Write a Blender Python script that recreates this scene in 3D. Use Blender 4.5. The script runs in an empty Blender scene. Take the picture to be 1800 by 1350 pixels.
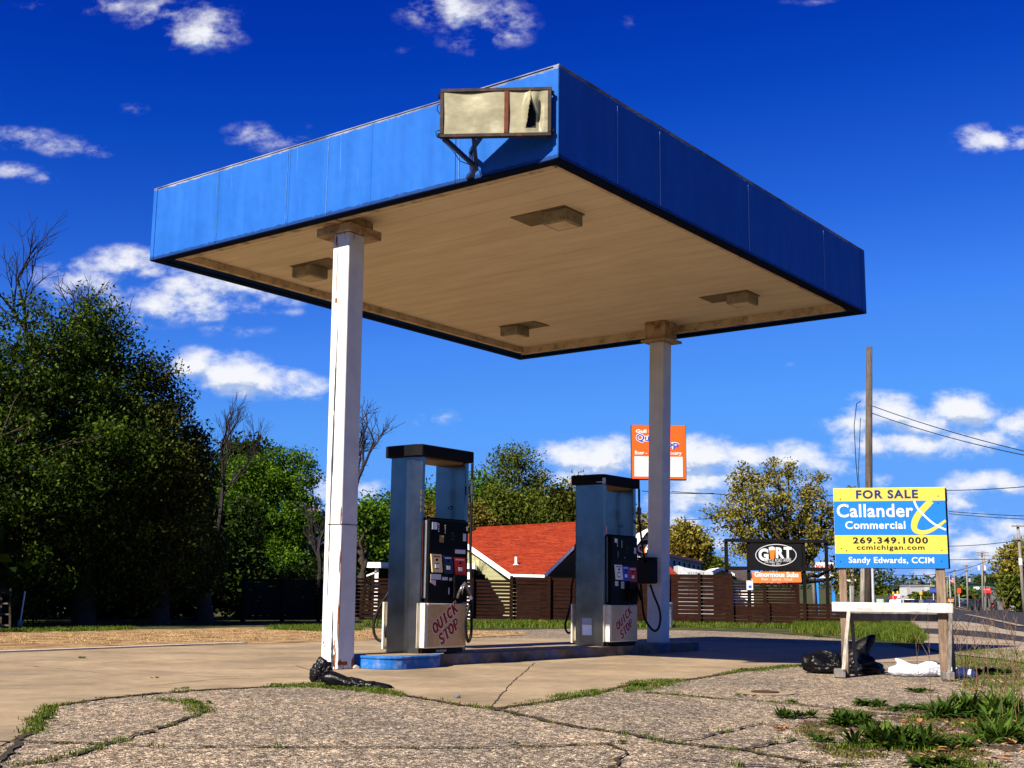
import bpy, bmesh, math, random
import numpy as np
from mathutils import Vector, Matrix, Euler
R = math.radians
PI = math.pi
SC = bpy.context.scene
COL = SC.collection

# ------------------------------------------------------------------ camera
CAM_H = 0.77
F_PX, PITCH, ROLL = 2128.7, 0.1736, 0.0123          # focal length in pixels of an 1800 px wide picture
_fw = Vector((0, math.cos(PITCH), math.sin(PITCH)))
_up0 = Vector((0, -math.sin(PITCH), math.cos(PITCH)))
_rt0 = Vector((1, 0, 0))
_rt = _rt0 * math.cos(ROLL) + _up0 * math.sin(ROLL)
_up = -_rt0 * math.sin(ROLL) + _up0 * math.cos(ROLL)
cd = bpy.data.cameras.new('camera')
cd.sensor_width = 36.0
cd.lens = F_PX / 1800 * 36
cd.clip_start = 0.05
cd.clip_end = 6000
cam = bpy.data.objects.new('camera', cd)
COL.objects.link(cam)
m = Matrix((( _rt.x, _up.x, -_fw.x, 0), (_rt.y, _up.y, -_fw.y, 0), (_rt.z, _up.z, -_fw.z, CAM_H), (0, 0, 0, 1)))
cam.matrix_world = m
SC.camera = cam

def ray(px, py):
    return _fw * F_PX + _rt * (px - 900) - _up * (py - 675)
def G(px, py, z=0.0):                                # point at height z seen at that pixel
    d = ray(px, py)
    return Vector((0, 0, CAM_H)) + d * ((z - CAM_H) / d.z)
def at(px, py, Y):                                   # point at depth Y
    d = ray(px, py)
    return Vector((0, 0, CAM_H)) + d * (Y / d.y)

# ------------------------------------------------------------------ light
SUN_AZ, SUN_EL = 38.6, 41.0                          # heading the light travels to, height of the sun
sd = bpy.data.lights.new('sun', 'SUN')
sd.energy = 5.0
sd.angle = R(0.53)
sd.color = (1.0, 0.90, 0.76)
sun = bpy.data.objects.new('sun', sd)
COL.objects.link(sun)
_d = Vector((math.sin(R(SUN_AZ)) * math.cos(R(SUN_EL)), math.cos(R(SUN_AZ)) * math.cos(R(SUN_EL)), -math.sin(R(SUN_EL))))
sun.rotation_euler = _d.to_track_quat('-Z', 'Y').to_euler()
sun.location = (-20, -20, 30)
vs = SC.view_settings
SC.display_settings.display_device = 'sRGB'
vs.view_transform = 'Standard'
vs.look = 'None'
vs.exposure = 1.3
vs.gamma = 1.0
vs.use_curve_mapping = False

w = bpy.data.worlds.new('World')
SC.world = w
w.use_nodes = True
nt = w.node_tree
nt.nodes.clear()
N = nt.nodes.new
L = nt.links.new
def wmath(op, a, b=None, c=None, clamp=False):
    n = N('ShaderNodeMath'); n.operation = op; n.use_clamp = clamp
    for i, v in enumerate((a, b, c)):
        if v is None: continue
        if isinstance(v, (int, float)): n.inputs[i].default_value = v
        else: L(v, n.inputs[i])
    return n.outputs[0]
sky = N('ShaderNodeTexSky')
sky.sky_type = 'NISHITA'
sky.sun_disc = False
sky.sun_elevation = R(SUN_EL)
sky.sun_rotation = R(SUN_AZ + 180)
sky.altitude = 200
sky.air_density = 1.0
sky.dust_density = 0.2
sky.ozone_density = 4.0
# the deep, saturated blue of this day: a curve per channel over the Nishita colours
sc_ = N('ShaderNodeVectorMath'); sc_.operation = 'SCALE'; sc_.inputs['Scale'].default_value = .1; L(sky.outputs[0], sc_.inputs[0])
cv = N('ShaderNodeRGBCurve'); L(sc_.outputs[0], cv.inputs['Color'])
for ch, pts in enumerate((
        [(0, 0), (.105, .0005), (.12, .003), (.155, .018), (.22, .062), (.305, .095), (.41, .12), (.60, .15), (.85, .19), (1, .2)],
        [(0, 0), (.16, .028), (.18, .036), (.21, .060), (.27, .12), (.37, .25), (.49, .34), (.62, .37), (.75, .385), (.88, .41), (1, .42)],
        [(0, 0), (.30, .33), (.33, .39), (.39, .50), (.48, .67), (.60, .90), (.65, .90), (.71, .96), (.78, .96), (.88, .97), (1, 1)])):
    c_ = cv.mapping.curves[ch]
    while len(c_.points) < len(pts): c_.points.new(.5, .5)
    for p_, (x_, y_) in zip(c_.points, pts): p_.location = (x_, y_); p_.handle_type = 'VECTOR'
cv.mapping.update()
sky_out = N('ShaderNodeVectorMath'); sky_out.operation = 'SCALE'; sky_out.inputs['Scale'].default_value = 8.0; L(cv.outputs[0], sky_out.inputs[0])
# clouds: soft ellipses of direction (x/y, z/y), broken up by noise
tc = N('ShaderNodeTexCoord')
sep = N('ShaderNodeSeparateXYZ'); L(tc.outputs['Generated'], sep.inputs[0])
ysafe = wmath('MAXIMUM', sep.outputs[1], 0.05)
cmb = N('ShaderNodeCombineXYZ')
L(wmath('DIVIDE', sep.outputs[0], ysafe), cmb.inputs[0])
L(wmath('DIVIDE', sep.outputs[2], ysafe), cmb.inputs[1])
def cloud_noise(vec, scale, detail, rough, sx=1.0, sy=1.0, seed=0.0):
    mp = N('ShaderNodeMapping'); L(vec, mp.inputs[0])
    mp.inputs['Scale'].default_value = (sx, sy, 1); mp.inputs['Location'].default_value = (seed, seed * .7, seed * .3)
    nz = N('ShaderNodeTexNoise'); L(mp.outputs[0], nz.inputs['Vector'])
    nz.inputs['Scale'].default_value = scale; nz.inputs['Detail'].default_value = detail; nz.inputs['Roughness'].default_value = rough
    return nz.outputs['Fac']
CLOUDS = [  # px, py, half width, half height, strength
    (355, 50, 75, 48, 1.0), (290, 25, 90, 34, .85), (190, 8, 80, 22, .7), (80, 6, 60, 16, .6), (790, 20, 85, 40, 1.0), (870, 40, 70, 46, 1.05), (820, 70, 50, 30, .7),
    (35, 242, 65, 20, .95), (110, 256, 60, 20, .8), (165, 264, 50, 14, .7), (25, 300, 50, 16, .9), (75, 312, 40, 14, .7), (445, 238, 50, 24, .9), (500, 250, 60, 22, .7), (520, 228, 40, 16, .5), (236, 192, 34, 14, .5), (700, 88, 40, 14, .35),
    (140, 490, 70, 32, 1.15), (215, 462, 60, 28, 1.15), (260, 480, 80, 22, .9), (315, 500, 50, 34, 1.35), (280, 535, 85, 34, 1.2), (370, 535, 100, 28, 1.1), (430, 500, 90, 30, .85), (480, 520, 60, 20, .7), (415, 580, 60, 16, .6),
    (505, 548, 30, 10, .45), (350, 645, 45, 30, 1.1), (400, 655, 70, 34, 1.3), (460, 672, 80, 26, 1.15), (540, 684, 60, 20, .9), (560, 700, 50, 14, .6), (590, 870, 70, 36, .9), (640, 860, 60, 20, .7),
    (1750, 246, 70, 26, 1.35), (1795, 252, 55, 26, 1.3), (760, 735, 50, 16, .5), (1110, 40, 26, 18, .35), (1430, 3, 60, 10, .4), (1387, 640, 14, 6, .2),
    (1010, 806, 70, 32, 1.2), (1070, 805, 60, 34, 1.35), (1120, 820, 60, 26, 1.1), (990, 835, 80, 20, .9), (1240, 800, 75, 30, 1.35), (1310, 802, 75, 26, 1.2), (1390, 808, 70, 28, 1.2), (1250, 840, 110, 26, 1.1), (1440, 820, 70, 28, 1.0),
    (1350, 845, 120, 22, .9), (1215, 880, 90, 24, 1.0), (1200, 915, 80, 20, .8), (1270, 925, 70, 16, .7),
    (1560, 728, 75, 32, 1.35), (1620, 745, 80, 26, 1.1), (1690, 718, 58, 30, 1.35), (1500, 745, 55, 22, .95), (1530, 775, 55, 22, 1.1), (1600, 780, 75, 24, 1.25), (1680, 780, 70, 24, 1.2), (1750, 775, 60, 20, .9), (1800, 755, 50, 32, 1.0), (1480, 800, 40, 16, .7),
    (1540, 850, 40, 16, .8), (1720, 852, 55, 22, 1.1), (1765, 850, 45, 20, 1.0), (1690, 884, 45, 16, .95), (1730, 905, 70, 18, .8), (1780, 925, 60, 24, 1.0), (1710, 950, 50, 18, .9), (1660, 935, 60, 18, .7), (1760, 965, 90, 20, .8), (1700, 985, 120, 18, .75), (1600, 1010, 130, 14, .6), (1740, 1010, 120, 14, .6),
    (1200, 960, 120, 22, .7)]
def cloud_density(vec):
    acc = None
    for (px, py, hw, hh, s) in CLOUDS:
        d = ray(px, py); k = 1.0 / F_PX; s *= .66 if py < 330 else (.86 if py < 620 else .95)
        mp = N('ShaderNodeMapping'); mp.vector_type = 'TEXTURE'
        mp.inputs['Location'].default_value = (d.x / d.y, d.z / d.y, 0)
        mp.inputs['Scale'].default_value = (hw * k * 1.6, hh * k * 1.65, 1)
        L(vec, mp.inputs[0])
        g = N('ShaderNodeTexGradient'); g.gradient_type = 'SPHERICAL'
        L(mp.outputs[0], g.inputs[0])
        v = wmath('MULTIPLY', g.outputs[1], s)
        acc = v if acc is None else wmath('MAXIMUM', acc, v)
    big = cloud_noise(vec, 24, 12, .62, 1, 1.5)
    nn = wmath('MULTIPLY', wmath('SUBTRACT', big, .5), 3.5)
    return wmath('ADD', acc, wmath('MULTIPLY', nn, wmath('MINIMUM', wmath('MULTIPLY', acc, 2.0), .8)))
dens = cloud_density(cmb.outputs[0])
up_ = N('ShaderNodeVectorMath'); up_.operation = 'ADD'; L(cmb.outputs[0], up_.inputs[0]); up_.inputs[1].default_value = (-.004, .011, 0)
dens_up = cloud_density(up_.outputs[0])
mr = N('ShaderNodeMapRange'); mr.interpolation_type = 'SMOOTHSTEP'
L(dens, mr.inputs[0]); mr.inputs[1].default_value = .13; mr.inputs[2].default_value = 1.12
ymask = wmath('GREATER_THAN', sep.outputs[1], 0.06)
cf = wmath('MULTIPLY', wmath('MULTIPLY', mr.outputs[0], ymask), .97)
cr = N('ShaderNodeValToRGB')
cr.color_ramp.interpolation = 'EASE'
cr.color_ramp.elements[0].position = .12; cr.color_ramp.elements[0].color = (7.4, 7.5, 7.8, 1)
cr.color_ramp.elements[1].position = .62; cr.color_ramp.elements[1].color = (3.6, 4.5, 6.3, 1)
L(wmath('SUBTRACT', dens_up, wmath('MULTIPLY', dens, .72)), cr.inputs[0])
mx = N('ShaderNodeMix'); mx.data_type = 'RGBA'
L(cf, mx.inputs[0]); L(sky_out.outputs[0], mx.inputs[6]); L(cr.outputs[0], mx.inputs[7])
bg = N('ShaderNodeBackground'); L(mx.outputs[2], bg.inputs[0]); bg.inputs[1].default_value = 0.0518
wo = N('ShaderNodeOutputWorld'); L(bg.outputs[0], wo.inputs[0])

# ------------------------------------------------------------------ helpers
class MB:
    def __init__(s): s.v = []; s.f = []
    def box(s, x0, x1, y0, y1, z0, z1, M=None):
        P = [Vector((x, y, z)) for z in (z0, z1) for (x, y) in ((x0, y0), (x1, y0), (x1, y1), (x0, y1))]
        return s.hexa(P, M)
    def hexa(s, P, M=None):
        b = len(s.v)
        s.v += [tuple((M @ Vector(p)) if M else p) for p in P]
        s.f += [tuple(b + i for i in q) for q in ((3, 2, 1, 0), (4, 5, 6, 7), (0, 1, 5, 4), (1, 2, 6, 5), (2, 3, 7, 6), (3, 0, 4, 7))]
        return s
    def bar(s, a, b, w, h=None, up=(0, 0, 1)):       # straight square bar between two points
        a, b = Vector(a), Vector(b); h = h or w
        d = (b - a).normalized(); sd_ = d.cross(Vector(up))
        if sd_.length < 1e-3: sd_ = d.cross(Vector((1, 0, 0)))
        sd_.normalize(); u_ = sd_.cross(d).normalized()
        P = []
        for p in (a, b):
            for (i, j) in ((-1, -1), (1, -1), (1, 1), (-1, 1)): P.append(p + sd_ * (w / 2 * i) + u_ * (h / 2 * j))
        return s.hexa(P)
    def tube(s, pts, rad, n=8, cap=True):
        pts = [Vector(p) for p in pts]
        if not hasattr(rad, '__len__'): rad = [rad] * len(pts)
        b = len(s.v); ref = None
        for i, p in enumerate(pts):
            d = (pts[min(i + 1, len(pts) - 1)] - pts[max(i - 1, 0)])
            if d.length < 1e-9: d = Vector((0, 0, 1))
            d.normalize()
            if ref is None:
                ref = Vector((1, 0, 0)) if abs(d.x) < .8 else Vector((0, 1, 0))
            a = (ref - d * ref.dot(d)).normalized(); ref = a; c = d.cross(a)
            for k in range(n):
                t = 2 * PI * k / n
                s.v.append(tuple(p + (a * math.cos(t) + c * math.sin(t)) * rad[i]))
        for i in range(len(pts) - 1):
            for k in range(n):
                k2 = (k + 1) % n
                s.f.append((b + i * n + k, b + i * n + k2, b + (i + 1) * n + k2, b + (i + 1) * n + k))
        if cap:
            s.f.append(tuple(b + k for k in reversed(range(n)))); e = b + (len(pts) - 1) * n
            s.f.append(tuple(e + k for k in range(n)))
        return s
    def cyl(s, x, y, z0, z1, r, n=16, r1=None): return s.tube([(x, y, z0), (x, y, z1)], [r, r if r1 is None else r1], n)
    def prism(s, poly, a, b, ax='y'):                # polygon extruded along an axis
        k = len(poly); o = len(s.v)
        for c in (a, b):
            for (p, q) in poly:
                s.v.append({'y': (p, c, q), 'z': (p, q, c), 'x': (c, p, q)}[ax])
        s.f.append(tuple(o + i for i in range(k))); s.f.append(tuple(o + k + i for i in reversed(range(k))))
        for i in range(k):
            j = (i + 1) % k; s.f.append((o + j, o + i, o + k + i, o + k + j))
        return s
    def slab(s, pts, off):                           # planar polygon thickened by a vector
        o = len(s.v); k = len(pts); off = Vector(off)
        s.v += [tuple(p) for p in pts] + [tuple(Vector(p) + off) for p in pts]
        s.f.append(tuple(o + i for i in range(k))); s.f.append(tuple(o + k + i for i in reversed(range(k))))
        for i in range(k):
            j = (i + 1) % k; s.f.append((o + j, o + i, o + k + i, o + k + j))
        return s
    def ribbon(s, pts, wd, y=0.0, th=.002):          # flat band in the local x-z plane
        pts = [Vector((p[0], 0, p[1])) for p in pts]
        if not hasattr(wd, '__len__'): wd = [wd] * len(pts)
        o = len(s.v)
        for i, p in enumerate(pts):
            d = (pts[min(i + 1, len(pts) - 1)] - pts[max(i - 1, 0)]).normalized(); n_ = Vector((-d.z, 0, d.x))
            for sg in (-1, 1):
                q = p + n_ * wd[i] / 2 * sg
                s.v.append((q.x, y, q.z)); s.v.append((q.x, y + th, q.z))
        for i in range(len(pts) - 1):
            a = o + i * 4; b = a + 4
            s.f += [(a, b, b + 2, a + 2), (a + 1, a + 3, b + 3, b + 1), (a, a + 1, b + 1, b), (a + 2, b + 2, b + 3, a + 3)]
        return s
    def build(s, name, mat, parent=None, label=None, smooth=False, bevel=0, seg=1, uvn=False):
        me = bpy.data.meshes.new(name)
        me.from_pydata([tuple(v) for v in s.v], [], s.f)
        bm = bmesh.new(); bm.from_mesh(me)
        if bevel:
            es = [e for e in bm.edges if len(e.link_faces) == 2 and e.calc_face_angle(0) > .5]
            bmesh.ops.bevel(bm, geom=es, offset=bevel, segments=seg, affect='EDGES', profile=.5, clamp_overlap=True)
        bmesh.ops.recalc_face_normals(bm, faces=bm.faces)
        bm.to_mesh(me); bm.free()
        return mobj(name, me, mat, parent, label, smooth)
def mobj(name, me, mat, parent=None, label=None, smooth=False):
    if mat: me.materials.append(mat)
    if smooth: me.polygons.foreach_set('use_smooth', [True] * len(me.polygons))
    o = bpy.data.objects.new(name, me); COL.objects.link(o)
    if parent: o.parent = parent
    if label: o['label'] = label
    return o
def tag(o, label=None, cat=None, group=None, kind=None):
    if label: o['label'] = label
    if cat: o['category'] = cat
    if group: o['group'] = group
    if kind: o['kind'] = kind
    return o
def thing(name, label, cat, loc=(0, 0, 0), rz=0.0, group=None):
    o = bpy.data.objects.new(name, None); COL.objects.link(o)
    o.empty_display_size = .2
    o.location = loc; o.rotation_euler = (0, 0, rz)
    return tag(o, label, cat, group)
def copy_tree(o, parent=None):
    c = o.copy(); COL.objects.link(c); c.parent = parent
    for ch in list(o.children): copy_tree(ch, c)
    return c
def npmesh(name, V, F, mat, parent=None, smooth=False):
    me = bpy.data.meshes.new(name)
    V = np.asarray(V, dtype=np.float32); F = np.asarray(F, dtype=np.int32)
    k = F.shape[1]
    me.vertices.add(len(V)); me.vertices.foreach_set('co', V.ravel())
    me.loops.add(F.size); me.loops.foreach_set('vertex_index', F.ravel())
    me.polygons.add(len(F)); me.polygons.foreach_set('loop_start', np.arange(0, F.size, k, dtype=np.int32))
    me.update(calc_edges=True)
    return mobj(name, me, mat, parent, None, smooth)

# ------------------------------------------------------------------ materials
MAT = {}
def base_mat(name):
    m_ = bpy.data.materials.new(name); m_.use_nodes = True
    t = m_.node_tree; t.nodes.clear()
    out = t.nodes.new('ShaderNodeOutputMaterial'); p = t.nodes.new('ShaderNodeBsdfPrincipled')
    t.links.new(p.outputs[0], out.inputs[0]); p.inputs['Specular IOR Level'].default_value = .12
    MAT[name] = m_
    return m_, t, p
def nnode(t, kind, ins=None, **kw):
    n = t.nodes.new(kind)
    for k, v in kw.items(): setattr(n, k, v)
    for k, v in (ins or {}).items():
        if hasattr(v, 'is_linked') or isinstance(v, bpy.types.NodeSocket): t.links.new(v, n.inputs[k])
        else: n.inputs[k].default_value = v
    return n
def coords(t, scale=(1, 1, 1), src='Object'):
    c = nnode(t, 'ShaderNodeTexCoord'); mp = nnode(t, 'ShaderNodeMapping', {0: c.outputs[src]})
    mp.inputs['Scale'].default_value = scale
    return mp.outputs[0]
def noise(t, vec, scale, detail=5, rough=.6):
    return nnode(t, 'ShaderNodeTexNoise', {'Vector': vec, 'Scale': scale, 'Detail': detail, 'Roughness': rough}).outputs['Fac']
def ramp(t, fac, stops):
    r = nnode(t, 'ShaderNodeValToRGB', {0: fac}); e = r.color_ramp.elements
    while len(e) < len(stops): e.new(.5)
    for i, (p, c) in enumerate(stops):
        e[i].position = p; e[i].color = (*c, 1) if len(c) == 3 else c
    return r.outputs[0]
def g1(x): return (x, x, x)
def mixc(t, fac, a, b, mode='MIX'):
    n = t.nodes.new('ShaderNodeMix'); n.data_type = 'RGBA'; n.blend_type = mode
    for i, v in ((0, fac), (6, a), (7, b)):
        if isinstance(v, bpy.types.NodeSocket): t.links.new(v, n.inputs[i])
        elif isinstance(v, (int, float)): n.inputs[i].default_value = v
        else: n.inputs[i].default_value = (*v, 1)
    return n.outputs[2]
def tmath(t, op, a, b=0.0, clamp=False):
    n = t.nodes.new('ShaderNodeMath'); n.operation = op; n.use_clamp = clamp
    for i, v in ((0, a), (1, b)):
        if isinstance(v, bpy.types.NodeSocket): t.links.new(v, n.inputs[i])
        else: n.inputs[i].default_value = v
    return n.outputs[0]
def bumpn(t, p, h, strength=.3, dist=.01):
    b = nnode(t, 'ShaderNodeBump', {'Height': h, 'Strength': strength, 'Distance': dist}); t.links.new(b.outputs[0], p.inputs['Normal'])
def pm(name, col, rough=.6, metal=0.0, var=.18, scale=6, bump=0, bscale=60, stretch=(1, 1, 1), spec=.2, dirt=None, dirt_amt=.5, dscale=3):
    spec = min(spec, .5)
    if name in MAT: return MAT[name]
    m_, t, p = base_mat(name)
    c = coords(t, stretch)
    n = noise(t, c, scale)
    lo = tuple(x * (1 - var) for x in col); hi = tuple(min(1, x * (1 + var)) for x in col)
    colr = ramp(t, n, [(.3, lo), (.7, hi)])
    if dirt:
        dn = noise(t, c, dscale, 8, .7)
        colr = mixc(t, ramp(t, dn, [(.5, g1(0)), (.68, g1(dirt_amt))]), colr, dirt)
    t.links.new(colr, p.inputs['Base Color'])
    p.inputs['Roughness'].default_value = rough; p.inputs['Metallic'].default_value = metal
    p.inputs['Specular IOR Level'].default_value = spec
    if bump: bumpn(t, p, noise(t, c, bscale, 4), bump, .004)
    return m_
def flat(name, col, rough=.5): return pm(name, col, rough, var=.06, scale=20)

# aggregate lot: worn asphalt with exposed stones
def mk_aggregate(name, tint=(1, 1, 1), dark=1.0):
    m_, t, p = base_mat(name); c = coords(t, (1, .6, 1))
    v = nnode(t, 'ShaderNodeTexVoronoi', {'Vector': c, 'Scale': 118.0, 'Randomness': 1.0})
    v2 = nnode(t, 'ShaderNodeTexVoronoi', {'Vector': c, 'Scale': 30.0, 'Randomness': 1.0})
    cellv = nnode(t, 'ShaderNodeSeparateColor', {0: v.outputs['Color']}).outputs[0]
    cellv2 = nnode(t, 'ShaderNodeSeparateColor', {0: v2.outputs['Color']}).outputs[1]
    T = lambda q: tuple(q[i] * tint[i] * dark for i in range(3))
    stones = ramp(t, cellv, [(0, T((.035, .032, .03))), (.3, T((.15, .135, .117))), (.65, T((.31, .275, .23))), (1, T((.70, .63, .53)))])
    stones2 = ramp(t, cellv2, [(0, g1(.55)), (.5, g1(.95)), (1, g1(1.5))])
    colr = mixc(t, 1.0, stones, stones2, 'MULTIPLY')
    gap = ramp(t, v.outputs['Distance'], [(.3, g1(1)), (.7, g1(.38))])
    colr = mixc(t, 1.0, colr, gap, 'MULTIPLY')
    big = noise(t, c, .7, 6, .6)
    colr = mixc(t, 1.0, colr, ramp(t, big, [(.3, (.62, .62, .66)), (.5, (1.0, .98, .96)), (.7, (1.3, 1.22, 1.12))]), 'MULTIPLY')
    st = noise(t, coords(t, (1, 1, 1)), 3.2, 6, .7)
    colr = mixc(t, ramp(t, st, [(.54, g1(0)), (.70, g1(.5))]), colr, T((.07, .06, .05)))
    t.links.new(colr, p.inputs['Base Color']); p.inputs['Roughness'].default_value = .9; p.inputs['Specular IOR Level'].default_value = .2
    bumpn(t, p, tmath(t, 'ADD', v.outputs['Distance'], cellv), .75, .006)
    return m_
mk_aggregate('aggregate', (1.04, .94, .79), .96)
def mk_concrete(name, c0=(.165, .122, .070), c1=(.31, .235, .140)):
    m_, t, p = base_mat(name); c = coords(t)
    n = noise(t, c, .9, 8, .65)
    colr = ramp(t, n, [(.3, c0), (.68, c1)])
    fine = noise(t, c, 90, 3, .7)
    colr = mixc(t, 1.0, colr, ramp(t, fine, [(.3, g1(.82)), (.7, g1(1.12))]), 'MULTIPLY')
    tr = noise(t, coords(t, (.35, 1.6, 1)), 1.3, 6, .6)                 # tyre scuffs
    colr = mixc(t, ramp(t, tr, [(.52, g1(0)), (.7, g1(.32))]), colr, (.2, .165, .13))
    oil = noise(t, c, .55, 3, .45); colr = mixc(t, ramp(t, oil, [(.56, g1(0)), (.64, g1(.38))]), colr, (.10, .078, .055))
    med = noise(t, c, 6, 8, .75); colr = mixc(t, 1.0, colr, ramp(t, med, [(.35, g1(.80)), (.65, g1(1.12))]), 'MULTIPLY')
    sp = nnode(t, 'ShaderNodeTexVoronoi', {'Vector': c, 'Scale': 7.0}).outputs['Distance']
    colr = mixc(t, ramp(t, sp, [(.03, g1(.6)), (.05, g1(0))]), colr, (.12, .08, .05))
    t.links.new(colr, p.inputs['Base Color']); p.inputs['Roughness'].default_value = .85; p.inputs['Specular IOR Level'].default_value = .25
    bumpn(t, p, fine, .25, .003)
    return m_
mk_concrete('concrete'); mk_concrete('sidewalk', (.2, .155, .105), (.29, .235, .165))
def mk_dirt():
    m_, t, p = base_mat('dirt'); c = coords(t)
    n = noise(t, c, 2.2, 9, .7)
    colr = ramp(t, n, [(.34, (.06, .028, .012)), (.42, (.27, .155, .07)), (.54, (.50, .33, .16)), (.75, (.62, .45, .25))])
    f_ = noise(t, coords(t, (1, 3, 1)), 30, 4, .8)
    colr = mixc(t, 1.0, colr, ramp(t, f_, [(.3, g1(.5)), (.7, g1(1.3))]), 'MULTIPLY')
    t.links.new(colr, p.inputs['Base Color']); p.inputs['Roughness'].default_value = .95; p.inputs['Specular IOR Level'].default_value = .1
    bumpn(t, p, tmath(t, 'ADD', n, f_), 1.0, .05)
mk_dirt()
def mk_turf():
    m_, t, p = base_mat('turf'); c = coords(t)
    n = noise(t, c, 1.2, 9, .75)
    colr = ramp(t, n, [(.32, (.012, .014, .004)), (.5, (.03, .04, .010)), (.66, (.12, .085, .045))])
    t.links.new(colr, p.inputs['Base Color']); p.inputs['Roughness'].default_value = .95; p.inputs['Specular IOR Level'].default_value = .1
    bumpn(t, p, n, 1.0, .05)
mk_turf()
pm('asphalt', (.021, .020, .019), .85, var=.3, scale=3, bump=.4, bscale=120)
pm('roadpaint', (.72, .72, .7), .7)
pm('crack', (.03, .022, .014), .95, var=.5, scale=30)
def mk_fascia():
    m_, t, p = base_mat('fascia_blue'); c = coords(t); g = nnode(t, 'ShaderNodeSeparateXYZ', {0: c})
    streak = noise(t, coords(t, (3, 3, .35)), 1.6, 7, .6)
    colr = ramp(t, streak, [(.32, (.011, .082, .33)), (.52, (.015, .096, .365)), (.75, (.020, .110, .395))])
    cloud = noise(t, c, 1.1, 6, .6)
    colr = mixc(t, ramp(t, cloud, [(.45, g1(0)), (.7, g1(.4))]), colr, (.007, .07, .30))
    fine = noise(t, coords(t, (26, 26, .8)), 1.0, 4, .6)                 # thin pale runs
    colr = mixc(t, ramp(t, fine, [(.66, g1(0)), (.74, g1(.30))]), colr, (.14, .3, .56))
    edge_n = noise(t, coords(t, (2.2, 2.2, 9)), 5, 8, .75)
    zt = tmath(t, 'SUBTRACT', g.outputs[2], 5.69); top = ramp(t, tmath(t, 'ADD', tmath(t, 'MULTIPLY', zt, 9.0), edge_n), [(.80, g1(0)), (.90, g1(.8))])
    colr = mixc(t, top, colr, ramp(t, cloud, [(.4, (.33, .33, .32)), (.6, (.05, .06, .09))]))
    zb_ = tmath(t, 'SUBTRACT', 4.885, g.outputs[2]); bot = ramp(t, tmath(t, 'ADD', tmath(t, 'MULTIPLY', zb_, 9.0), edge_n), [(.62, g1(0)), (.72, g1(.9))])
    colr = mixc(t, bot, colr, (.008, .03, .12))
    t.links.new(colr, p.inputs['Base Color'])
    p.inputs['Roughness'].default_value = .6; p.inputs['Specular IOR Level'].default_value = .08
    dent = noise(t, coords(t, (1, 1, .7)), 1.7, 3, .5); bumpn(t, p, tmath(t, 'ADD', tmath(t, 'MULTIPLY', streak, .15), dent), .55, .10)
mk_fascia()
pm('lip_navy', (.0015, .005, .022), .9, spec=.05)
def mk_soffit():
    m_, t, p = base_mat('soffit'); c = coords(t); g = nnode(t, 'ShaderNodeSeparateXYZ', {0: c})
    s_ = tmath(t, 'FRACT', tmath(t, 'MULTIPLY', g.outputs[1], 1 / .3048))
    seam = ramp(t, s_, [(0, g1(.68)), (.02, g1(.72)), (.04, g1(1)), (.97, g1(1)), (1, g1(.88))])
    n = noise(t, coords(t, (.5, 2, 1)), 1.6, 7, .65)
    colr = ramp(t, n, [(.3, (.56, .455, .315)), (.7, (.69, .57, .41))])
    d_ = noise(t, c, 7, 9, .8)
    colr = mixc(t, ramp(t, d_, [(.62, g1(0)), (.72, g1(.45))]), colr, (.13, .08, .04))
    colr = mixc(t, 1.0, colr, seam, 'MULTIPLY')
    t.links.new(colr, p.inputs['Base Color']); p.inputs['Roughness'].default_value = .7
    bumpn(t, p, seam, .6, .01)
mk_soffit()
pm('soffit_rail', (.50, .38, .25), .7, var=.2, scale=5, dirt=(.08, .045, .02), dirt_amt=.7, dscale=6)
def mk_column():
    m_, t, p = base_mat('column_white'); c = coords(t); g = nnode(t, 'ShaderNodeSeparateXYZ', {0: c}); z = g.outputs[2]
    n = noise(t, c, 4, 7, .6)
    colr = ramp(t, n, [(.3, (.46, .46, .47)), (.7, (.60, .59, .57))])
    r_ = noise(t, coords(t, (9, 9, 3)), 2.2, 9, .75)
    low = ramp(t, z, [(.0, g1(.22)), (.12, g1(.10)), (.6, g1(.035)), (1.0, g1(.0))])
    hi = ramp(t, tmath(t, 'SUBTRACT', z, 3.9), [(.0, g1(.0)), (.7, g1(.10)), (.85, g1(.19))])
    mask = ramp(t, tmath(t, 'ADD', tmath(t, 'ADD', r_, low), hi), [(.70, g1(0)), (.76, g1(1))])
    rust = ramp(t, n, [(.4, (.20, .055, .015)), (.6, (.42, .17, .05))])
    colr = mixc(t, mask, colr, rust)
    st = noise(t, coords(t, (26, 26, .5)), 1.0, 5, .6)
    colr = mixc(t, ramp(t, st, [(.63, g1(0)), (.73, g1(.5))]), colr, (.33, .32, .34))
    t.links.new(colr, p.inputs['Base Color']); p.inputs['Roughness'].default_value = .5
    bumpn(t, p, mask, .3, .004)
mk_column()
pm('scuff', (.035, .04, .05), .6, var=.6, scale=12)
pm('rust', (.19, .06, .02), .8, var=.5, scale=14)
pm('cap_tan', (.36, .25, .15), .7, var=.3, dirt=(.1, .035, .012), dirt_amt=.85, dscale=5)
def mk_steel():
    m_, t, p = base_mat('steel'); c = coords(t, (1, 1, .15))
    n = noise(t, c, 60, 3, .6); b = noise(t, coords(t), 3, 5, .6)
    t.links.new(ramp(t, b, [(.3, (.10, .108, .112)), (.7, (.185, .19, .2))]), p.inputs['Base Color'])
    p.inputs['Metallic'].default_value = .95
    t.links.new(ramp(t, b, [(.3, g1(.17)), (.7, g1(.24))]), p.inputs['Roughness'])
    bumpn(t, p, n, .12, .002)
mk_steel()
pm('pump_black', (.004, .004, .0042), .5, var=.4, scale=10, spec=.06)
pm('cap_black', (.005, .005, .006), .7, var=.3, spec=.08)
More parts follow.
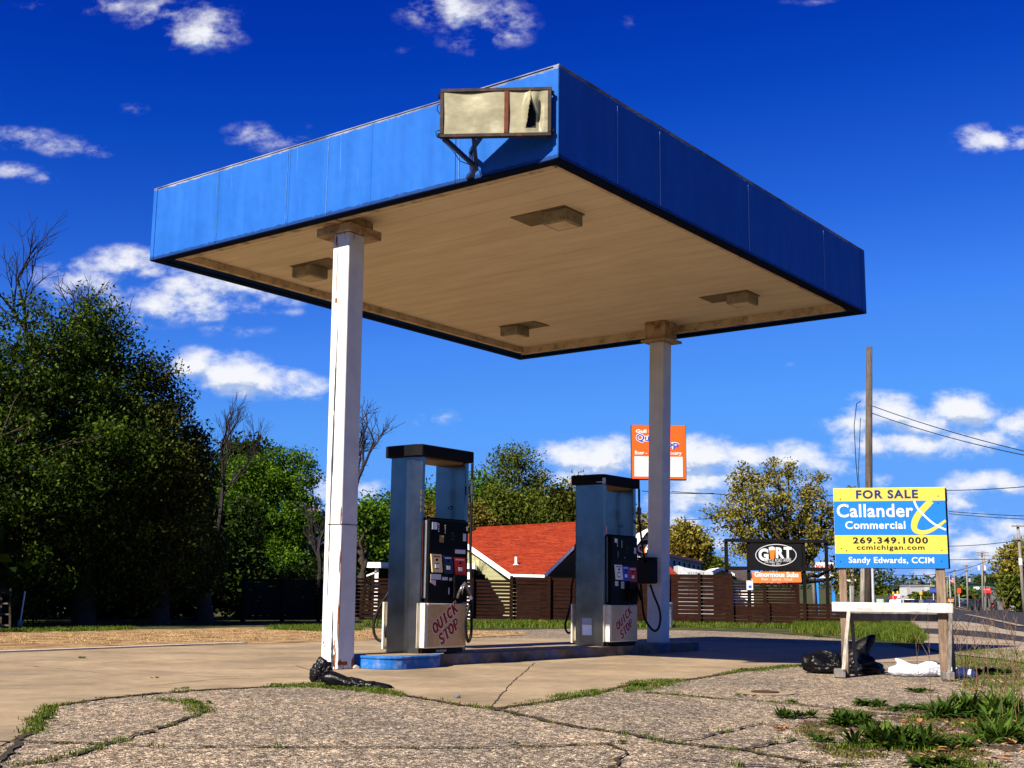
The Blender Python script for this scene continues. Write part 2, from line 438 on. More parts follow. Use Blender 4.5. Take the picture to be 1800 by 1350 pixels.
pm('rubber', (.005, .005, .005), .5, spec=.15)
pm('cream_trim', (.66, .6, .46), .5, var=.08, dirt=(.35, .25, .12), dirt_amt=.4, dscale=9)
pm('white_trim', (.58, .55, .46), .45, var=.08, dirt=(.25, .18, .10), dirt_amt=.5, dscale=6)
def mk_poster(name, base, lines, amt):
    m_, t, p = base_mat(name); c = coords(t, (1, 1, 1))
    n = noise(t, c, 4.5, 2, .5)
    s_ = tmath(t, 'FRACT', tmath(t, 'MULTIPLY', n, 16.0))
    ln = ramp(t, s_, [(0, g1(1)), (.1, g1(.0)), (.9, g1(0)), (1, g1(1))])
    big = noise(t, c, 2.2, 6, .6)
    colr = ramp(t, big, [(.35, tuple(x * .82 for x in base)), (.65, tuple(min(1, x * 1.12) for x in base))])
    colr = mixc(t, tmath(t, 'MULTIPLY', nnode(t, 'ShaderNodeSeparateColor', {0: ln}).outputs[0], amt), colr, lines)
    t.links.new(colr, p.inputs['Base Color']); p.inputs['Roughness'].default_value = .42
mk_poster('poster_gold', (.47, .30, .13), (.62, .49, .30), .6)
mk_poster('poster_grey', (.38, .31, .20), (.48, .42, .32), .3)
pm('quick_red', (.20, .006, .010), .45, var=.15, scale=10)
pm('curb_blue', (.008, .10, .34), .6, var=.3, scale=4, bump=.4, bscale=40, dirt=(.45, .38, .30), dirt_amt=.35, dscale=5)
def mk_wood(name, lo, hi, st=(1, 1, .12), sc=28):
    m_, t, p = base_mat(name); c = coords(t, st)
    n = noise(t, c, sc, 7, .7); k = noise(t, coords(t), 4, 5, .6)
    colr = ramp(t, n, [(.3, lo), (.65, hi)])
    colr = mixc(t, 1.0, colr, ramp(t, k, [(.3, g1(.75)), (.7, g1(1.2))]), 'MULTIPLY')
    kn = nnode(t, 'ShaderNodeTexVoronoi', {'Vector': coords(t, (2.5, 2.5, 2.5)), 'Scale': 2.0}).outputs['Distance']
    colr = mixc(t, ramp(t, kn, [(.05, g1(.8)), (.09, g1(0))]), colr, tuple(x * .3 for x in lo))
    t.links.new(colr, p.inputs['Base Color']); p.inputs['Roughness'].default_value = .85; p.inputs['Specular IOR Level'].default_value = .1
    bumpn(t, p, n, .5, .004)
mk_wood('wood_post', (.075, .048, .03), (.24, .175, .125))
mk_wood('wood_white', (.22, .21, .20), (.60, .59, .57), (.12, 1, 1), 26)
mk_wood('wood_grey', (.07, .065, .06), (.18, .165, .15))
mk_wood('wood_leg', (.16, .14, .12), (.40, .37, .33))
mk_wood('pole_pale', (.09, .08, .07), (.24, .22, .19), (1, 1, .06), 20)
mk_wood('fence_brown', (.006, .0018, .0009), (.022, .0068, .0032), (.12, 1, 1), 20)
mk_wood('pole_wood', (.030, .023, .018), (.105, .085, .068), (1, 1, .06), 20)
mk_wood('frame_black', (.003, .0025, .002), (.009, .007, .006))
def mk_roof(name, cols, sx=3.0, sz=8.0):
    m_, t, p = base_mat(name); c = coords(t)
    b = nnode(t, 'ShaderNodeTexBrick', {'Vector': coords(t, (1, 1, 1), 'UV'), 'Color1': (0, 0, 0, 1), 'Color2': (1, 1, 1, 1), 'Mortar': (.2, .2, .2, 1), 'Scale': 1.0, 'Mortar Size': .012, 'Brick Width': .34, 'Row Height': .17})
    n = noise(t, coords(t, (3, 3, 14)), 2.2, 7, .7)
    colr = ramp(t, tmath(t, 'ADD', tmath(t, 'MULTIPLY', nnode(t, 'ShaderNodeSeparateColor', {0: b.outputs[0]}).outputs[0], .16), tmath(t, 'MULTIPLY', n, .86)), [(.3, cols[0]), (.5, cols[1]), (.75, cols[2])])
    t.links.new(colr, p.inputs['Base Color']); p.inputs['Roughness'].default_value = .9
mk_roof('roof_red', [(.07, .008, .003), (.19, .021, .006), (.29, .045, .013)])
mk_roof('roof_brown', [(.03, .022, .02), (.06, .045, .04), (.09, .07, .06)])
def mk_siding(name, col, pitch=.115):
    m_, t, p = base_mat(name); c = coords(t); g = nnode(t, 'ShaderNodeSeparateXYZ', {0: c})
    s_ = tmath(t, 'FRACT', tmath(t, 'MULTIPLY', g.outputs[2], 1 / pitch))
    l_ = ramp(t, s_, [(0, g1(.4)), (.1, g1(.9)), (1, g1(1))])
    n = noise(t, c, 2, 5, .6)
    colr = mixc(t, 1.0, ramp(t, n, [(.3, tuple(x * .9 for x in col)), (.7, col)]), l_, 'MULTIPLY')
    t.links.new(colr, p.inputs['Base Color']); p.inputs['Roughness'].default_value = .7
    bumpn(t, p, s_, .6, .02)
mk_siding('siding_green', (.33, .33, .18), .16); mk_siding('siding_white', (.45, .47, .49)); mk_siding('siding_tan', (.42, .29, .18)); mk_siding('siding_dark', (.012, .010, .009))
pm('white_paint', (.8, .79, .76), .5, var=.05)
pm('grey_paint', (.35, .37, .4), .6)
def mk_leaf(name, cols, trans=.3, rough=.55):
    m_, t, p = base_mat(name)
    gn = nnode(t, 'ShaderNodeNewGeometry')
    n = noise(t, coords(t), .45, 3, .5)
    fac = tmath(t, 'ADD', tmath(t, 'MULTIPLY', gn.outputs['Random Per Island'], .6), tmath(t, 'MULTIPLY', n, .45))
    k = len(cols)
    colr = ramp(t, fac, [(.15 + .7 * i / (k - 1), cols[i]) for i in range(k)])
    t.links.new(colr, p.inputs['Base Color']); p.inputs['Roughness'].default_value = rough; p.inputs['Specular IOR Level'].default_value = .06
    tr = nnode(t, 'ShaderNodeBsdfTranslucent', {'Color': colr}); mxs = nnode(t, 'ShaderNodeMixShader', {0: trans})
    t.links.new(p.outputs[0], mxs.inputs[1]); t.links.new(tr.outputs[0], mxs.inputs[2])
    out = [n_ for n_ in t.nodes if n_.type == 'OUTPUT_MATERIAL'][0]; t.links.new(mxs.outputs[0], out.inputs[0])
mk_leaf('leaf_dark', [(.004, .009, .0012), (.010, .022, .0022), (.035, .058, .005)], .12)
mk_leaf('leaf_olive', [(.008, .011, .0015), (.032, .040, .005), (.10, .11, .014)], .2)
mk_leaf('leaf_green', [(.009, .024, .0015), (.034, .085, .004), (.115, .20, .010)], .28)
mk_leaf('leaf_mid', [(.014, .022, .003), (.05, .07, .007), (.13, .16, .018)], .25)
mk_leaf('leaf_gold', [(.035, .032, .005), (.12, .105, .014), (.30, .26, .045)], .25)
mk_leaf('leaf_tan', [(.05, .045, .015), (.13, .11, .035), (.25, .22, .08)], .2)
mk_leaf('leaf_far', [(.02, .03, .02), (.03, .05, .03), (.05, .07, .04)], .1)
mk_leaf('grass', [(.014, .026, .002), (.035, .07, .005), (.09, .14, .012), (.14, .13, .03)], .25)
mk_leaf('weed_leaf', [(.012, .028, .004), (.03, .062, .007), (.08, .13, .016)], .25)
mk_leaf('dry_leaf', [(.10, .045, .02), (.3, .15, .06), (.5, .3, .15)], .1)
mk_leaf('moss', [(.02, .025, .004), (.06, .07, .012), (.16, .10, .04)], .1)
pm('bark', (.035, .026, .018), .9, var=.4, scale=12)
pm('bark_grey', (.09, .08, .07), .9, var=.4, scale=12)
pm('twig_dark', (.02, .016, .018), .9)
pm('stalk', (.11, .066, .036), .9, var=.4, scale=8)
def mk_bag(name, col, rough, coat):
    m_, t, p = base_mat(name); c = coords(t)
    p.inputs['Base Color'].default_value = (*col, 1); p.inputs['Roughness'].default_value = rough; p.inputs['Specular IOR Level'].default_value = coat
    a = noise(t, c, 7, 4, .6); b = noise(t, coords(t, (1, 3, 1)), 16, 5, .6)
    bumpn(t, p, tmath(t, 'ADD', a, tmath(t, 'MULTIPLY', b, .3)), .35, .04)
mk_bag('bag_black', (.0022, .0022, .0026), .38, .22)
mk_bag('bag_white', (.50, .53, .58), .45, .4)

# ================================================================== SETTING
from mathutils.geometry import tessellate_polygon
def gz(x, y):                                        # the road dips a little and climbs the far hill
    r = math.hypot(x, y)
    if r < 60: return 0.0
    if r < 200:
        t = (r - 60) / 140; return -.45 * t * t * (3 - 2 * t)
    if r < 330:
        t = (r - 200) / 130; return -.45 + 1.0 * t * t
    return .55 + (r - 330) * .0135
def grid_sheet(name, xs, ys, mat, z=0.0, zf=None, jitter=0.0):
    V = []; rnd = random.Random(3)
    for y in ys:
        for x in xs:
            V.append((x, y, z + (zf(x, y) if zf else 0) + (rnd.uniform(-jitter, jitter))))
    nx = len(xs); F = []
    for j in range(len(ys) - 1):
        for i in range(nx - 1):
            a = j * nx + i; F.append((a, a + 1, a + nx + 1, a + nx))
    return npmesh(name, V, F, mat, None, True)
xs = [-2500, -1200, -600, -300, -150, -80] + list(range(-60, 61, 10)) + list(range(80, 401, 20)) + [500, 700, 1000, 1600, 2500]
ys = [-600, -200, -60, -20] + list(range(0, 61, 10)) + list(range(70, 600, 15)) + [650, 700, 800, 1000, 1400, 2200, 3500]
tag(grid_sheet('ground', xs, ys, MAT['turf'], -.012, gz), kind='structure')

def sheet(name, pts, mat, z, sub=None):              # ground polygon, pts are world x,y
    V = [Vector((p[0], p[1], z + (gz(p[0], p[1]) if sub else 0))) for p in pts]
    F = []
    for tri in tessellate_polygon([[Vector((v.x, v.y, 0)) for v in V]]):
        a, b, c = (V[i] for i in tri)
        F.append(tuple(tri) if (b - a).cross(c - a).z > 0 else tuple(reversed(tri)))
    me = bpy.data.meshes.new(name); me.from_pydata([tuple(v) for v in V], [], F)
    return tag(mobj(name, me, mat), kind='structure')
def wob(pts, amp=.03, step=.25, seed=1):             # irregular outline
    rnd = random.Random(seed); out = []
    for a, b in zip(pts, pts[1:]):
        a = Vector(a[:2]); b = Vector(b[:2]); n_ = max(1, int((b - a).length / step))
        for i in range(n_):
            p = a.lerp(b, i / n_)
            out.append((p.x + rnd.uniform(-amp, amp), p.y + rnd.uniform(-amp, amp)))
    out.append(tuple(pts[-1][:2])); return out
def gp(l): return [G(*p)[:2] for p in l]
# old lot of worn asphalt, the whole forecourt
lot_far = gp([(1640, 1149), (1560, 1131), (1450, 1120), (1330, 1112), (1180, 1107), (1000, 1105), (850, 1108), (700, 1107)])
sheet('asphalt_lot', [(-7.5, -6), (9.5, -6), (9.0, 9), (7.0, 14.5)] + wob(lot_far, .12, .5, 2) + [(-6.5, 19), (-9.2, 17.5)], MAT['aggregate'], -.004)
front = gp([(-260, 1420), (0, 1322), (40, 1285), (82, 1243), (180, 1228), (262, 1220), (350, 1213), (440, 1209), (540, 1203), (640, 1207), (700, 1220), (790, 1236), (868, 1246), (960, 1233), (1040, 1221), (1095, 1206), (1230, 1192), (1300, 1180), (1390, 1170), (1480, 1166), (1560, 1164), (1660, 1161)])
back = gp([(1690, 1150), (1600, 1141), (1500, 1135), (1380, 1131), (1200, 1126), (1000, 1122), (800, 1122), (560, 1127), (300, 1135), (60, 1144), (-120, 1151)])
sheet('concrete_drive', [(-8, 5.4)] + wob(front, .035, .2, 5) + [tuple(p) for p in back], MAT['concrete'], 0.0)
far_lot = gp([(1540, 1128), (1300, 1112), (1100, 1109), (950, 1108), (830, 1112), (760, 1117), (760, 1121.5), (1000, 1121), (1200, 1125), (1400, 1130)])
# strip of bare sandy soil in front of the trees
dirt_front = gp([(-330, 1160), (60, 1145.5), (300, 1136.5), (560, 1128.5), (700, 1124), (820, 1121), (930, 1116)])
dirt_back = gp([(900, 1110), (760, 1107), (560, 1102), (400, 1104), (200, 1108), (0, 1110), (-400, 1114)])
sheet('dirt_strip', wob(dirt_front, .05, .4, 8) + wob(dirt_back, .3, .6, 9), MAT['dirt'], .004)
kerb_pts = [G(*p) for p in ((-330, 1159), (60, 1144.5), (300, 1135.5), (430, 1131))]
kb = MB()
for a, b in zip(kerb_pts, kerb_pts[1:]): kb.bar(a + Vector((0, 0, .004)), b + Vector((0, 0, .004)), .13, .03)
tag(kb.build('kerb', pm('kerb_pale', (.42, .40, .37), .8)), kind='structure')
# road along the right-hand side, heading about 18 degrees right of the view
RH = R(17.95)
rf, rr = Vector((math.sin(RH), math.cos(RH), 0)), Vector((math.cos(RH), -math.sin(RH), 0))
def rd(s, t): p = rf * s + rr * t; return (p.x, p.y)
def strip(name, t0, t1, s0, s1, mat, z, step=12.0, n=1):
    V = []; F = []; S = [s0]
    while S[-1] < s1: S.append(min(s1, S[-1] + step))
    T = [t0 + (t1 - t0) * i / n for i in range(n + 1)]
    for s in S:
        for t in T:
            x, y = rd(s, t); V.append((x, y, gz(x, y) + z))
    for j in range(len(S) - 1):
        for i in range(n):
            a = j * (n + 1) + i; F.append((a, a + 1, a + n + 2, a + n + 1))
    return npmesh(name, V, F, mat)
tag(strip('road', 3.55, 14.2, -10, 900, MAT['asphalt'], .012, 12, 2), kind='structure')
tag(strip('sidewalk', 1.9, 3.3, 42, 300, MAT['sidewalk'], .016), kind='structure')
tag(strip('road_kerb', 3.3, 3.55, 42, 500, MAT['sidewalk'], .05), kind='structure')
tag(strip('far_kerb', 14.2, 14.5, 12, 500, MAT['sidewalk'], .06), kind='structure')
sheet('road', gp([(1664, 1076), (1664, 1090), (1700, 1094), (1740, 1100), (1768, 1107), (1800, 1111), (1900, 1123), (1900, 1085), (1760, 1072)]), MAT['asphalt'], .020)
sheet('sidewalk', wob(gp([(1600, 1092), (1640, 1086), (1664, 1085), (1664, 1090.3), (1700, 1094.3), (1740, 1100.3), (1768, 1107.3), (1800, 1111.3), (1900, 1123.3), (1900, 1180), (1760, 1160), (1660, 1149), (1632, 1140), (1622, 1125), (1604, 1100)]), .03, .5, 31), MAT['sidewalk'], .012)
sheet('footpath', wob(gp([(1606, 1105), (1660, 1106), (1740, 1112), (1900, 1133), (1900, 1142), (1780, 1127), (1690, 1118), (1618, 1114)]), .02, .5, 32), MAT['asphalt'], .016)
pc = [(20.5, 1.5), (21.5, 3.6), (20.0, 4.4), (30.5, 4.4), (29.0, 3.6), (29.5, 1.5)]
for k, (t_, s_, l_) in enumerate([(6.2, 30, 3), (6.2, 39, 3), (6.2, 48, 3), (6.2, 57, 3), (11.4, 30, 3), (11.4, 42, 3), (11.4, 54, 3), (11.4, 66, 3)]):
    tag(strip('lane_marking', t_, t_ + .14, s_, s_ + l_, MAT['roadpaint'], .017, 3), kind='structure')
for t_ in (8.1, 9.7):
    tag(strip('lane_marking', t_, t_ + .12, 10, 300, pm('yellow_paint', (.6, .4, .06), .7), .017), kind='structure')

# ================================================================== CANOPY
YAW = 37.344
A0 = Vector((.4097, 10.8166, 0))
LX, LY, ZB, ZT = 6.1976, 7.6758, 4.8327, 5.7476
can = thing('gas_canopy', 'flat blue petrol station canopy with tan ceiling on two white posts', 'canopy', A0, -R(YAW))
def fascia(x0, x1, y0, y1):
    """one side as separate sheets with narrow raised joints, each slightly out of line"""
    rnd = random.Random(int(x0 * 10 + y0 * 7)); mb = MB(); horiz = (x1 - x0) > (y1 - y0)
    Lh = (x1 - x0) if horiz else (y1 - y0); n = 5 if horiz else 6
    cuts = [0] + [Lh * (i + rnd.uniform(-.06, .06)) / n for i in range(1, n)] + [Lh]
    for a, b in zip(cuts, cuts[1:]):
        j = rnd.uniform(0, .006)
        if horiz: mb.box(x0 + a + .002, x0 + b - .002, y0 + j * (1 if y0 < 1 else -1), y1 + j, ZB, ZT - rnd.uniform(0, .006))
        else: mb.box(x0 + j, x1 - j * 0, y0 + a + .002, y0 + b - .002, ZB, ZT - rnd.uniform(0, .006))
    return mb
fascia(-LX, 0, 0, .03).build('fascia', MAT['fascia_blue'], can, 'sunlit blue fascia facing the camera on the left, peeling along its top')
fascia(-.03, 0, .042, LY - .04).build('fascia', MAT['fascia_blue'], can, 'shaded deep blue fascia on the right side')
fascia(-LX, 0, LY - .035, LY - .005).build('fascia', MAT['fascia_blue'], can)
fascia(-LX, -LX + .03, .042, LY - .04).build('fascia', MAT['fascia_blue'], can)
tr = MB()                                            # corner and joint covers
for (x, y) in ((-.06, -.006), (-LX - .004, -.006)): tr.box(x if x > -1 else x, x + .066, y, y + .014, ZB - .004, ZT + .004)
tr.box(-.008, .006, -.006, .12, ZB - .004, ZT + .004)
tr.box(-.008, .006, LY - .14, LY + .002, ZB - .004, ZT + .004)
tr.box(-LX - .006, .006, -.006, .03, ZT + .0045, ZT + .014); tr.box(-.03, .006, .034, LY, ZT + .0045, ZT + .014)
tr.build('corner_trim', MAT['fascia_blue'], can)
for (x, w2) in ((-1.22, .006), (-3.10, .005), (-3.75, .004), (-4.95, .004)):
    MB().box(x, x + w2, -.0035, -.0005, ZB + .03, ZT - .05).build('seam', pm('seam_pale', (.10, .22, .42), .7, var=.5, scale=9), can)
for (y, w2) in ((1.02, .004), (1.86, .010), (3.95, .010), (6.2, .005)):
    MB().box(.0065, .0095, y, y + w2, ZB + .03, ZT - .06).build('seam', pm('seam_white', (.22, .33, .5), .7), can)
lp = MB()                                            # underside lip
w_ = .13
lp.box(-LX, 0, 0.002, w_, ZB - .012, ZB - .002); lp.box(-LX, 0, LY - w_, LY - .002, ZB - .012, ZB - .002)
lp.box(-w_, -.002, w_ + .001, LY - w_ - .001, ZB - .012, ZB - .002); lp.box(-LX + .002, -LX + w_, w_ + .001, LY - w_ - .001, ZB - .012, ZB - .002)
lp.build('lip', MAT['lip_navy'], can)
ZS = ZB + .13
sf = MB(); sf.box(-LX + .05, -.05, .05, LY - .05, ZS, ZS + .05); sf.build('ceiling', MAT['soffit'], can)
rl = MB()
for (y0, y1) in ((.20, .29), (LY - .29, LY - .20)): rl.box(-LX + .22, -.22, y0, y1, ZB + .02, ZS - .002)
for (x0, x1) in ((-LX + .20, -LX + .27),): rl.box(x0, x1, .30, LY - .30, ZB + .035, ZS - .002)
rl.box(-.27, -.2, .30, LY - .3, ZB + .05, ZS - .002)
rl.build('edge_beam', MAT['soffit_rail'], can)
rf_ = MB(); rf_.box(-LX + .04, -.04, .04, LY - .04, ZT - .12, ZT - .05); rf_.build('roof', MAT['grey_paint'], can)
# posts (they lean a little, as in the photo)
def post(base, top, z1, cap_near):
    m_ = MB(); w = .2465; P = []
    for z, (x, y) in ((base[2], base[:2]), (z1, top)):
        for (dx, dy) in ((-w, 0), (0, 0), (0, w), (-w, w)): P.append((x + dx, y + dy, z))
    m_.hexa(P)
    c = m_.build('post', MAT['column_white'], can, bevel=.012, seg=2)
    return c
c1 = post((-2.973, .299, 0), (-3.032, .299), 4.725, True)
c2 = post((-2.994, 6.929, .12), (-2.907, 6.929), 4.64, False)
k1 = MB(); k1.box(-3.53, -3.012, .275, .80, 4.73, 4.83); k1.box(-3.42, -3.13, .14, .78, 4.831, ZS - .001); k1.build('cap_beam', MAT['cap_tan'], can, bevel=.008)
k2 = MB(); k2.box(-3.27, -2.80, 6.86, 7.32, 4.645, 4.685); k2.box(-3.22, -2.86, 6.90, 7.26, 4.686, ZS - .001); k2.build('cap_beam', MAT['cap_tan'], can, bevel=.008)
sc = MB()                                            # grey scuffs and dents on the sunlit face
rnd = random.Random(4)
def blotch(cx, cz, hw, hh, y, n=26, seed=0):
    r_ = random.Random(seed); pts = []
    for i in range(n):
        a = 2 * PI * i / n; k = 1 + r_.uniform(-.3, .25)
        pts.append((cx + math.cos(a) * hw * k, cz + math.sin(a) * hh * k))
    return pts
def lean(z): return -2.973 - .059 * z / 4.725
for i, (fx, cz, hw, hh) in enumerate([(.085, .42, .010, .20), (.08, .18, .018, .13), (.06, .08, .024, .07), (.165, 1.75, .010, .55), (.155, 2.4, .016, .42), (.15, 2.9, .012, .35), (.14, 3.4, .005, .4), (.17, 1.1, .006, .35)]):
    MB().prism(blotch(lean(cz) - fx, cz, hw, hh, 0, seed=i), .2965, .2990, 'y').build('scuff', MAT['scuff'], c1)
for i, (fx, cz, hw, hh) in enumerate([(.045, .25, .008, .07), (.035, .12, .012, .09), (.21, .27, .008, .012), (.20, .235, .006, .01), (.008, 1.6, .006, .09), (.007, 1.1, .005, .12), (.17, 3.96, .018, .03), (.19, 4.65, .012, .06), (.17, 4.35, .005, .28), (.01, .5, .006, .2)]):
    MB().prism(blotch(lean(cz) - fx, cz, hw, hh, 0, seed=i + 20), .2958, .2990, 'y').build('rust_patch', MAT['rust'], c1)
for i, (yy, cz, hw, hh) in enumerate([(.33, .07, .03, .03), (.40, .06, .05, .022), (.52, .07, .02, .05), (.305, .6, .006, .4), (.31, 1.2, .004, .25)]):
    pts = blotch(yy, cz, hw, hh, 0, seed=i + 40)
    MB().prism([(p[0], p[1]) for p in pts], lean(cz) - .001, lean(cz) + .003, 'x').build('rust_patch', MAT['rust'], c1)
jn = MB(); jn.box(lean(1.5) - .2, lean(1.5) + .0032, .2955, .5480, 1.497, 1.505); jn.build('weld_line', MAT['pump_black'], c1)
# ceiling lamps
for k, (x, y, dx) in enumerate(((-1.152, 1.709, -.40), (-5.143, 1.700, .36), (-1.186, 6.153, -.40), (-5.083, 6.044, .36))):
    pl = MB(); pl.box(min(x - .17, x - .17 + dx), max(x + .17, x + .17 + dx), y - .2, y + .2, ZS - .011, ZS - .001)
    lamp = MB(); lamp.box(x - .165, x + .165, y - .165, y + .165, ZS - .15, ZS - .0115)
    lo = lamp.build('ceiling_lamp', pm('lamp_metal', (.26, .22, .16), .55, dirt=(.06, .04, .02), dirt_amt=.7, dscale=9), can, bevel=.006)
    pl.build('mounting_plate', pm('plate_tan', (.16, .115, .07), .7), lo)
    ln = MB(); ln.box(x - .125, x + .125, y - .125, y + .125, ZS - .157, ZS - .1505); ln.build('lens', pm('lens', (.55, .42, .26), .3), lo)

# ---- torn light box hung from the corner of the canopy
bc = Vector((-.14, 10.74, 0))
hdg = R(180 - 6)                                     # from right end towards left end

BD = .055
can_m = Matrix.Translation(A0) @ Matrix.Rotation(-R(YAW), 4, 'Z')
def on_fascia(px, py):                               # point on the left fascia seen at that pixel
    d = ray(px, py); n_ = can_m.to_3x3() @ Vector((0, 1, 0)); o_ = Vector((0, 0, CAM_H))
    return o_ + d * ((A0 - o_).dot(n_) / d.dot(n_))
RB = on_fascia(973.5, 240) - Vector((math.sin(R(4.5)), math.cos(R(4.5)), 0)) * BD
RB.y -= .035
RT = at(968, 152, RB.y)
BW, BH = 1.055, RT.z - at(969, 238, RB.y).z
RB = at(969, 238, RB.y)
sbx = thing('light_box_sign', 'torn two-panel light box with rusty brown frame hung on the canopy corner', 'sign', (RB.x, RB.y, RB.z), R(-4.5))
# local: x from -BW to 0, front at y=0, depth +y, z 0..BH
fr = MB(); fw_ = .035
fr.box(-BW, 0, 0, BD, BH - fw_, BH); fr.box(-BW, 0, 0, BD, 0, fw_)
fr.box(-BW, -BW + fw_, .0, BD, fw_, BH - fw_); fr.box(-fw_, 0, .0, BD, fw_, BH - fw_)
fr.build('frame', pm('frame_rust', (.018, .013, .011), .65, var=.4, dirt=(.10, .035, .014), dirt_amt=.8, dscale=8), sbx, bevel=.004)
mu = MB(); mu.box(-.445, -.405, -.004, .03, fw_, BH - fw_); mu.build('mullion', pm('mullion_rust', (.095, .026, .011), .8, var=.4, scale=12), sbx)
bk = MB(); bk.box(-BW + fw_, -fw_, BD - .02, BD - .01, fw_, BH - fw_); bk.build('back_panel', pm('box_inside', (.008, .007, .007), .7), sbx)
def mk_panel():
    m_, t, p = base_mat('torn_acrylic'); c = coords(t)
    n = noise(t, coords(t, (1, 1, 1.6)), 5, 6, .6)
    colr = ramp(t, n, [(.3, (.17, .16, .10)), (.55, (.26, .245, .16)), (.75, (.38, .36, .26))])
    g = nnode(t, 'ShaderNodeSeparateXYZ', {0: c})
    st = tmath(t, 'FRACT', tmath(t, 'MULTIPLY', g.outputs[0], 58.0)); bd = noise(t, coords(t, (.3, 1, 7)), 2.5, 3, .5)
    mk = mixc(t, 1.0, ramp(t, st, [(0, g1(1)), (.4, g1(1)), (.5, g1(0))]), ramp(t, bd, [(.52, g1(0)), (.58, g1(.35))]), 'MULTIPLY')
    colr = mixc(t, nnode(t, 'ShaderNodeSeparateColor', {0: mk}).outputs[0], colr, (.30, .26, .15))
    t.links.new(colr, p.inputs['Base Color']); p.inputs['Roughness'].default_value = .35
mk_panel()
def cloth_panel(x0, x1, z0, z1, fn, nx=34, nz=24, hole=None):
    V = []; F = []
    for j in range(nz + 1):
        for i in range(nx + 1):
            x = x0 + (x1 - x0) * i / nx; z = z0 + (z1 - z0) * j / nz
            V.append((x, fn((x - x0) / (x1 - x0), (z - z0) / (z1 - z0)), z))
    for j in range(nz):
        for i in range(nx):
            a_, b_ = (i + .5) / nx, (j + .5) / nz
            if hole and hole(a_, b_): continue
            a = j * (nx + 1) + i; F.append((a, a + 1, a + nx + 2, a + nx + 1))
    return V, F
V, F = cloth_panel(-BW + fw_, -.446, fw_, BH - fw_, lambda a, b: .012 + .006 * math.sin(a * 7 + b * 2) * math.sin(b * 5) + .006 * math.sin(a * 3.1) * math.cos(b * 6), 30, 20)
o = npmesh('light_panel', V, F, MAT['torn_acrylic'], sbx, True); o['label'] = 'intact yellowed panel on the left'
def torn(a, b):
    if b < .12 or b > .86: return False
    t = (b - .12) / .74
    lo = .43 + .17 * (t ** .8); hi = .70 - .09 * max(0, t - .45) / .55 * 1.9 - (.0 if t < .5 else .0)
    return lo < a < hi
def tfn(a, b):
    y = .012 + .008 * math.sin(a * 5 + b * 3) * math.sin(b * 4)
    d = abs(a - (.50 + .12 * b)); y -= .10 * math.exp(-((a - (.46 + .15 * b)) / .10) ** 2) * math.exp(-((b - .62) / .3) ** 2) * (1 if a < .56 else .2)
    y += .05 * math.exp(-((a - .78) / .07) ** 2) * (1 - b) * b * 3
    return y
V, F = cloth_panel(-.404, -fw_, fw_, BH - fw_, tfn, 60, 44, torn)
o = npmesh('light_panel', V, F, MAT['torn_acrylic'], sbx, True); o['label'] = 'ripped right panel with a dark hole'
# struts go from the box to the lower edge of the fascia
def loc_box(p): return sbx_m @ Vector(p)
sbx_m = Matrix.Translation(sbx.location) @ Matrix.Rotation(R(-4.5), 4, 'Z')
inv = sbx_m.inverted()
f1, f2 = inv @ on_fascia(822, 312), inv @ on_fascia(830, 312)
for a, b in (((-BW + .04, .035, .006), (-.73, .3, -.20)), ((-.73, .3, -.20), tuple(f1)), ((-.735, .04, .006), (-.73, .3, -.2)), ((-.67, .04, .006), tuple(f2 + Vector((-.01, -.08, .24)))), (tuple(f2 + Vector((-.01, -.08, .24))), tuple(f2))):
    s_ = MB(); s_.bar(a, b, .035, .035); s_.build('strut', pm('strut_blue', (.012, .03, .10), .5), sbx)
for pts in ([(-BW + .02, .05, -.01), (-.93, .03, -.12), (-.86, .05, -.22), (-.78, .12, -.23), (-.73, .25, -.17)], [(-.73, .25, -.15), (-.70, .2, -.25), (-.67, .25, -.32), (-.62, .3, -.30)],
            [(-BW, .05, .36), (-BW - .03, .03, .33), (-BW - .035, .05, .29), (-BW - .01, .1, .27)], [(-BW, .04, .09), (-BW - .04, .03, .07), (-BW - .035, .05, .03), (-BW, .08, .02)],
            [(0, .1, BH - .03), (.02, .1, BH - .06), (.035, .12, BH - .05)], [(0, .1, .12), (.025, .11, .08), (.03, .1, .02), (.01, .1, -.01)]):
    cp = []
    for i in range(len(pts) - 1):
        for k in range(4): cp.append(Vector(pts[i]).lerp(Vector(pts[i + 1]), k / 4))
    cp.append(Vector(pts[-1])); MB().tube(cp, .004, 6).build('wire', MAT['rubber'], sbx, smooth=True)
for (x, z) in ((-BW - .012, BH - .06), (-BW - .012, .03), (.012, BH - .05), (.012, .06)): MB().box(x - .012, x + .012, .02, .05, z - .018, z + .018).build('lug', MAT['frame_black'], sbx)

# ================================================================== PUMP ISLAND
isl = thing('pump_island', 'long raised concrete island with chipped blue kerb under the two fuel pumps', 'island', can_m @ Vector((-3.0, 4.0, 0)), -R(YAW))
def rrect(x0, x1, y0, y1, r, n=7, ends=(True, True)):
    pts = []
    for (cx, cy, a0, rr_) in ((x1 - r, y0 + r, -90, ends[0]), (x1 - r, y1 - r, 0, ends[1]), (x0 + r, y1 - r, 90, ends[1]), (x0 + r, y0 + r, 180, ends[0])):
        if rr_:
            for i in range(n): a = R(a0 + 90 * i / (n - 1)); pts.append((cx + r * math.cos(a), cy + r * math.sin(a)))
        else: pts.append((cx + (r if a0 in (-90, 0) else -r), cy + (-r if a0 in (-90, 180) else r)))
    return pts
